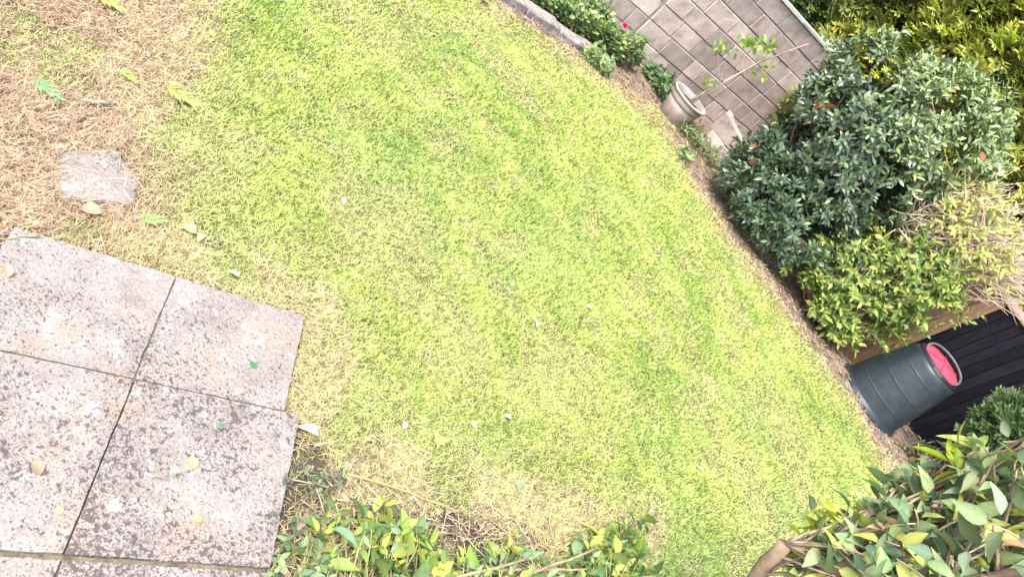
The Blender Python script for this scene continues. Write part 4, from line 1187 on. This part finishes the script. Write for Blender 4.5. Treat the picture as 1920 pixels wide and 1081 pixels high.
# ------------------------------------------------------------------ fallen leaves, sprigs, twigs (each its own thing)
IVY_OUT = [(0, 0), (-0.22, -0.06), (-0.5, 0.22), (-0.27, 0.38), (-0.3, 0.62), (-0.1, 0.62), (0, 1.0), (0.1, 0.62), (0.3, 0.62), (0.27, 0.38), (0.5, 0.22), (0.22, -0.06)]
def ivy_tmpl():
    V = [(0, 0.3, 0.0)] + [(x_, y_, -0.12 * (x_ * x_ + (y_ - .3) ** 2) + 0.03 * math.sin(9 * x_ + 5 * y_)) for x_, y_ in IVY_OUT]
    n = len(IVY_OUT)
    return np.array(V), np.array([(0, 1 + (i + 1) % n, 1 + i) for i in range(n)])
LT_IVY = ivy_tmpl()
def ztop(x, y):
    for qd, top, _ in SLABS:
        if inside(np.array(qd), np.array(x), np.array(y)): return top + 0.002
    return float(gz(x, y)) + 0.019
def fallen(label, x, y, size, az, col, tm=LT_OVATE, curl=0.0, roll=0.0, lift=0.0):
    z = ztop(x, y) + lift
    V = tm[0].copy(); V[:, 1] -= 0.5
    V[:, 2] += curl * V[:, 0] ** 2 * 4 - min(V[:, 2]) * 0.7
    cc = np.repeat(np.array([col]), len(V), 0) * np.linspace(0.85, 1.15, len(V))[:, None]
    o = link('fallen_leaf', mesh_np('fallen_leaf', V, tm[1], M['leaf'], cc, True), None, (x, y, z))
    o.scale = (size * 0.85,) * 3; o.rotation_euler = (R(roll), R(roll * 0.6), R(az))
    tag(o, label, 'leaf', 'fallen leaves on lawn and slabs')
fallen('crumpled white leaf on the grass beside the patio corner', -0.06, 1.45, 0.085, 120, (0.72, 0.74, 0.74), LT_OVATE, 0.5, 12)
fallen('large yellow green lobed leaf lying on the lawn right of the patio', 0.26, 1.85, 0.085, 200, (0.48, 0.50, 0.16), LT_IVY, 0.2, 10)
fallen('round pale yellow leaf on the lawn above the lobed leaf', 0.31, 2.08, 0.04, 20, (0.66, 0.63, 0.33), LT_ROUND)
fallen('long pinkish brown curled leaf near the low shrub', 0.13, 1.24, 0.10, 10, (0.5, 0.33, 0.27), LT_LONG, 0.6, 15)
fallen('smaller orange brown leaf beside the low shrub', 0.24, 1.31, 0.07, 40, (0.52, 0.3, 0.2), LT_OVATE, 0.6, 12)
fallen('pale pink dead leaf fragment beside the long brown leaf', 0.17, 1.40, 0.045, 75, (0.58, 0.44, 0.36), LT_ROUND, 0.3, 10)
fallen('oval salmon brown leaf in the dry grass above the patio', -0.98, 1.36, 0.062, 320, (0.56, 0.34, 0.25), LT_ROUND, 0.3, 14)
fallen('pale green ivy leaf in the grass above the patio', -0.82, 1.58, 0.075, 150, (0.46, 0.56, 0.3), LT_IVY, 0.3, 12)
fallen('folded pale green leaf beside the ivy leaf above the patio', -0.775, 1.60, 0.06, 210, (0.42, 0.52, 0.26), LT_OVATE, 0.4, 18)
fallen('white curled leaf on the open lawn above the patio', -0.72, 2.31, 0.05, 230, (0.7, 0.72, 0.66), LT_OVATE, 0.5, 14)
fallen('oval cream leaf in the straw at the patio edge', -0.62, 1.62, 0.045, 110, (0.62, 0.62, 0.42), LT_OVATE, 0.2, 5)
fallen('small dark green ivy leaf on the upper right slab', -0.33, 1.44, 0.038, 100, (0.08, 0.26, 0.09), LT_IVY)
fallen('yellow green leaf with a stalk on the middle of the lower slab', -0.18, 1.085, 0.042, 60, (0.44, 0.47, 0.24), LT_ROUND, 0.2, 8)
fallen('grey green leaf near the top of the lower slab', -0.22, 1.21, 0.036, 180, (0.2, 0.27, 0.2), LT_IVY, 0.2, 8)
fallen('pale grey green leaf on the lower slab near its left joint', -0.19, 0.87, 0.05, 290, (0.45, 0.5, 0.42), LT_IVY, 0.2, 8)
fallen('small yellow leaf low on the lower slab', -0.05, 1.0, 0.03, 130, (0.46, 0.42, 0.2), LT_ROUND, 0.3, 12)
fallen('tan leaf on the slab at the far left', -0.37, 0.79, 0.04, 80, (0.38, 0.3, 0.2), LT_ROUND, 0.2, 10)
fallen('small green leaf scrap on the lower left slab', -0.26, 0.77, 0.026, 10, (0.42, 0.5, 0.26), LT_ROUND)
fallen('white leaf in the middle of the lawn', 0.2, 2.88, 0.055, 50, (0.72, 0.7, 0.58), LT_OVATE, 0.4, 15)
fallen('cream leaf farther up the middle of the lawn', 0.35, 3.41, 0.05, 140, (0.7, 0.67, 0.5), LT_ROUND, 0.3, 12)
fallen('cream leaf pair scrap on the lawn near the patio', 0.13, 1.78, 0.035, 30, (0.66, 0.62, 0.46), LT_ROUND, 0.2, 12)
fallen('silvery grey leaf on the lawn beside the round yellow leaf', 0.4, 2.27, 0.04, 300, (0.5, 0.53, 0.52), LT_OVATE, 0.4, 12)
fallen('pale green long leaf on the far right of the lawn', 1.37, 3.25, 0.07, 110, (0.5, 0.56, 0.36), LT_LONG, 0.4, 16)
fallen('pale leaf on the far lawn toward the laurel', 0.61, 4.29, 0.07, 110, (0.6, 0.64, 0.5), LT_OVATE, 0.4, 15)
fallen('dark grey leaf on the left of the lawn', -1.04, 2.18, 0.05, 60, (0.16, 0.14, 0.12), LT_LONG, 0.4, 12)
fallen('blue grey leaf at the centre of the lawn', -0.02, 2.93, 0.04, 20, (0.3, 0.36, 0.38), LT_ROUND, 0.3, 12)
fallen('bluish green leaf standing in the grass by the low shrub', 0.6, 2.03, 0.05, 240, (0.2, 0.3, 0.2), LT_OVATE, 0.3, 25)
fallen('tan leaf on the slab corner at the left frame edge', -0.86, 1.03, 0.05, 60, (0.56, 0.4, 0.28), LT_OVATE, 0.4, 10)
rr_ = random.Random(2)

def sprig(label, x, y, L_, az, colb, colt):
    tm = spray_tmpl(8, int(abs(x) * 100))
    V, T = tm; V = V.copy(); V[:, 2] = V[:, 2] * 0.4 + 0.1
    t = np.clip(np.hypot(V[:, 0] * 1.6, V[:, 1]), 0, 1)[:, None]
    o = link('conifer_sprig', mesh_np('conifer_sprig', V, T, M['leaf'], np.array(colb) * (1 - t) + np.array(colt) * t), None, (x, y, float(gz(x, y)) + 0.022))
    o.scale = (L_,) * 3; o.rotation_euler = (0, 0, R(az))
    tag(o, label, 'sprig', 'fallen conifer sprigs')
sprig('long lime green conifer sprig on the dry grass', -1.40, 1.92, 0.16, -62, (0.3, 0.4, 0.1), (0.5, 0.58, 0.2))
sprig('lime green conifer sprig at the top left of the lawn', -1.82, 1.92, 0.13, -50, (0.35, 0.42, 0.1), (0.52, 0.56, 0.18))
sprig('small green conifer sprig next to the long lime one', -1.47, 1.79, 0.08, -60, (0.22, 0.36, 0.08), (0.42, 0.52, 0.15))
sprig('bright green conifer sprig in the straw above the patio', -0.90, 1.45, 0.11, -10, (0.2, 0.36, 0.1), (0.4, 0.55, 0.22))
sprig('bluish green conifer sprig at the left frame edge', -1.46, 1.47, 0.12, -70, (0.15, 0.3, 0.13), (0.34, 0.5, 0.25))

def twig(label, pts, r0, r1, col, seed):
    r = np.random.default_rng(seed)
    root_pt = np.array(pts[0], float)
    path = np.concatenate([[np.array(pts[0], float)]] + [wander(pts[i], pts[i + 1], 5, 0.003, r)[1:] for i in range(len(pts) - 1)])
    V, T = tubes([(path, r0, r1)], 6)
    cc = np.repeat(np.array([col]), len(V), 0) * (1 + r.normal(0, .1, (len(V), 1)))
    o = link('twig', mesh_np('twig', V - root_pt, T, M['twig'], cc, True), None, tuple(root_pt))
    tag(o, label, 'twig')
twig('long thin yellow twig lying in the worn grass by the low shrub', [(0.12, 1.45, 0.03), (0.30, 1.58, 0.04), (0.49, 1.71, 0.04)], 0.0035, 0.002, (0.45, 0.38, 0.14), 1)
twig('short forked twig on the middle of the lower slab', [(-0.165, 1.06, 0.042), (-0.175, 1.01, 0.042), (-0.205, 0.975, 0.041)], 0.0025, 0.0015, (0.32, 0.28, 0.16), 2)
twig('thin stem lying across the top left slab corner', [(-0.93, 1.16, 0.026), (-0.95, 1.08, 0.026), (-0.98, 1.02, 0.026)], 0.003, 0.002, (0.3, 0.28, 0.14), 3)
twig('grey dead stick half buried at the left of the lawn', [(-1.36, 1.58, 0.02), (-1.33, 1.66, 0.03)], 0.008, 0.006, (0.3, 0.26, 0.2), 4)
twig('reddish broken stem in the straw above the patio', [(-0.82, 1.50, 0.02), (-0.79, 1.44, 0.035), (-0.74, 1.40, 0.02)], 0.004, 0.002, (0.42, 0.2, 0.12), 5)
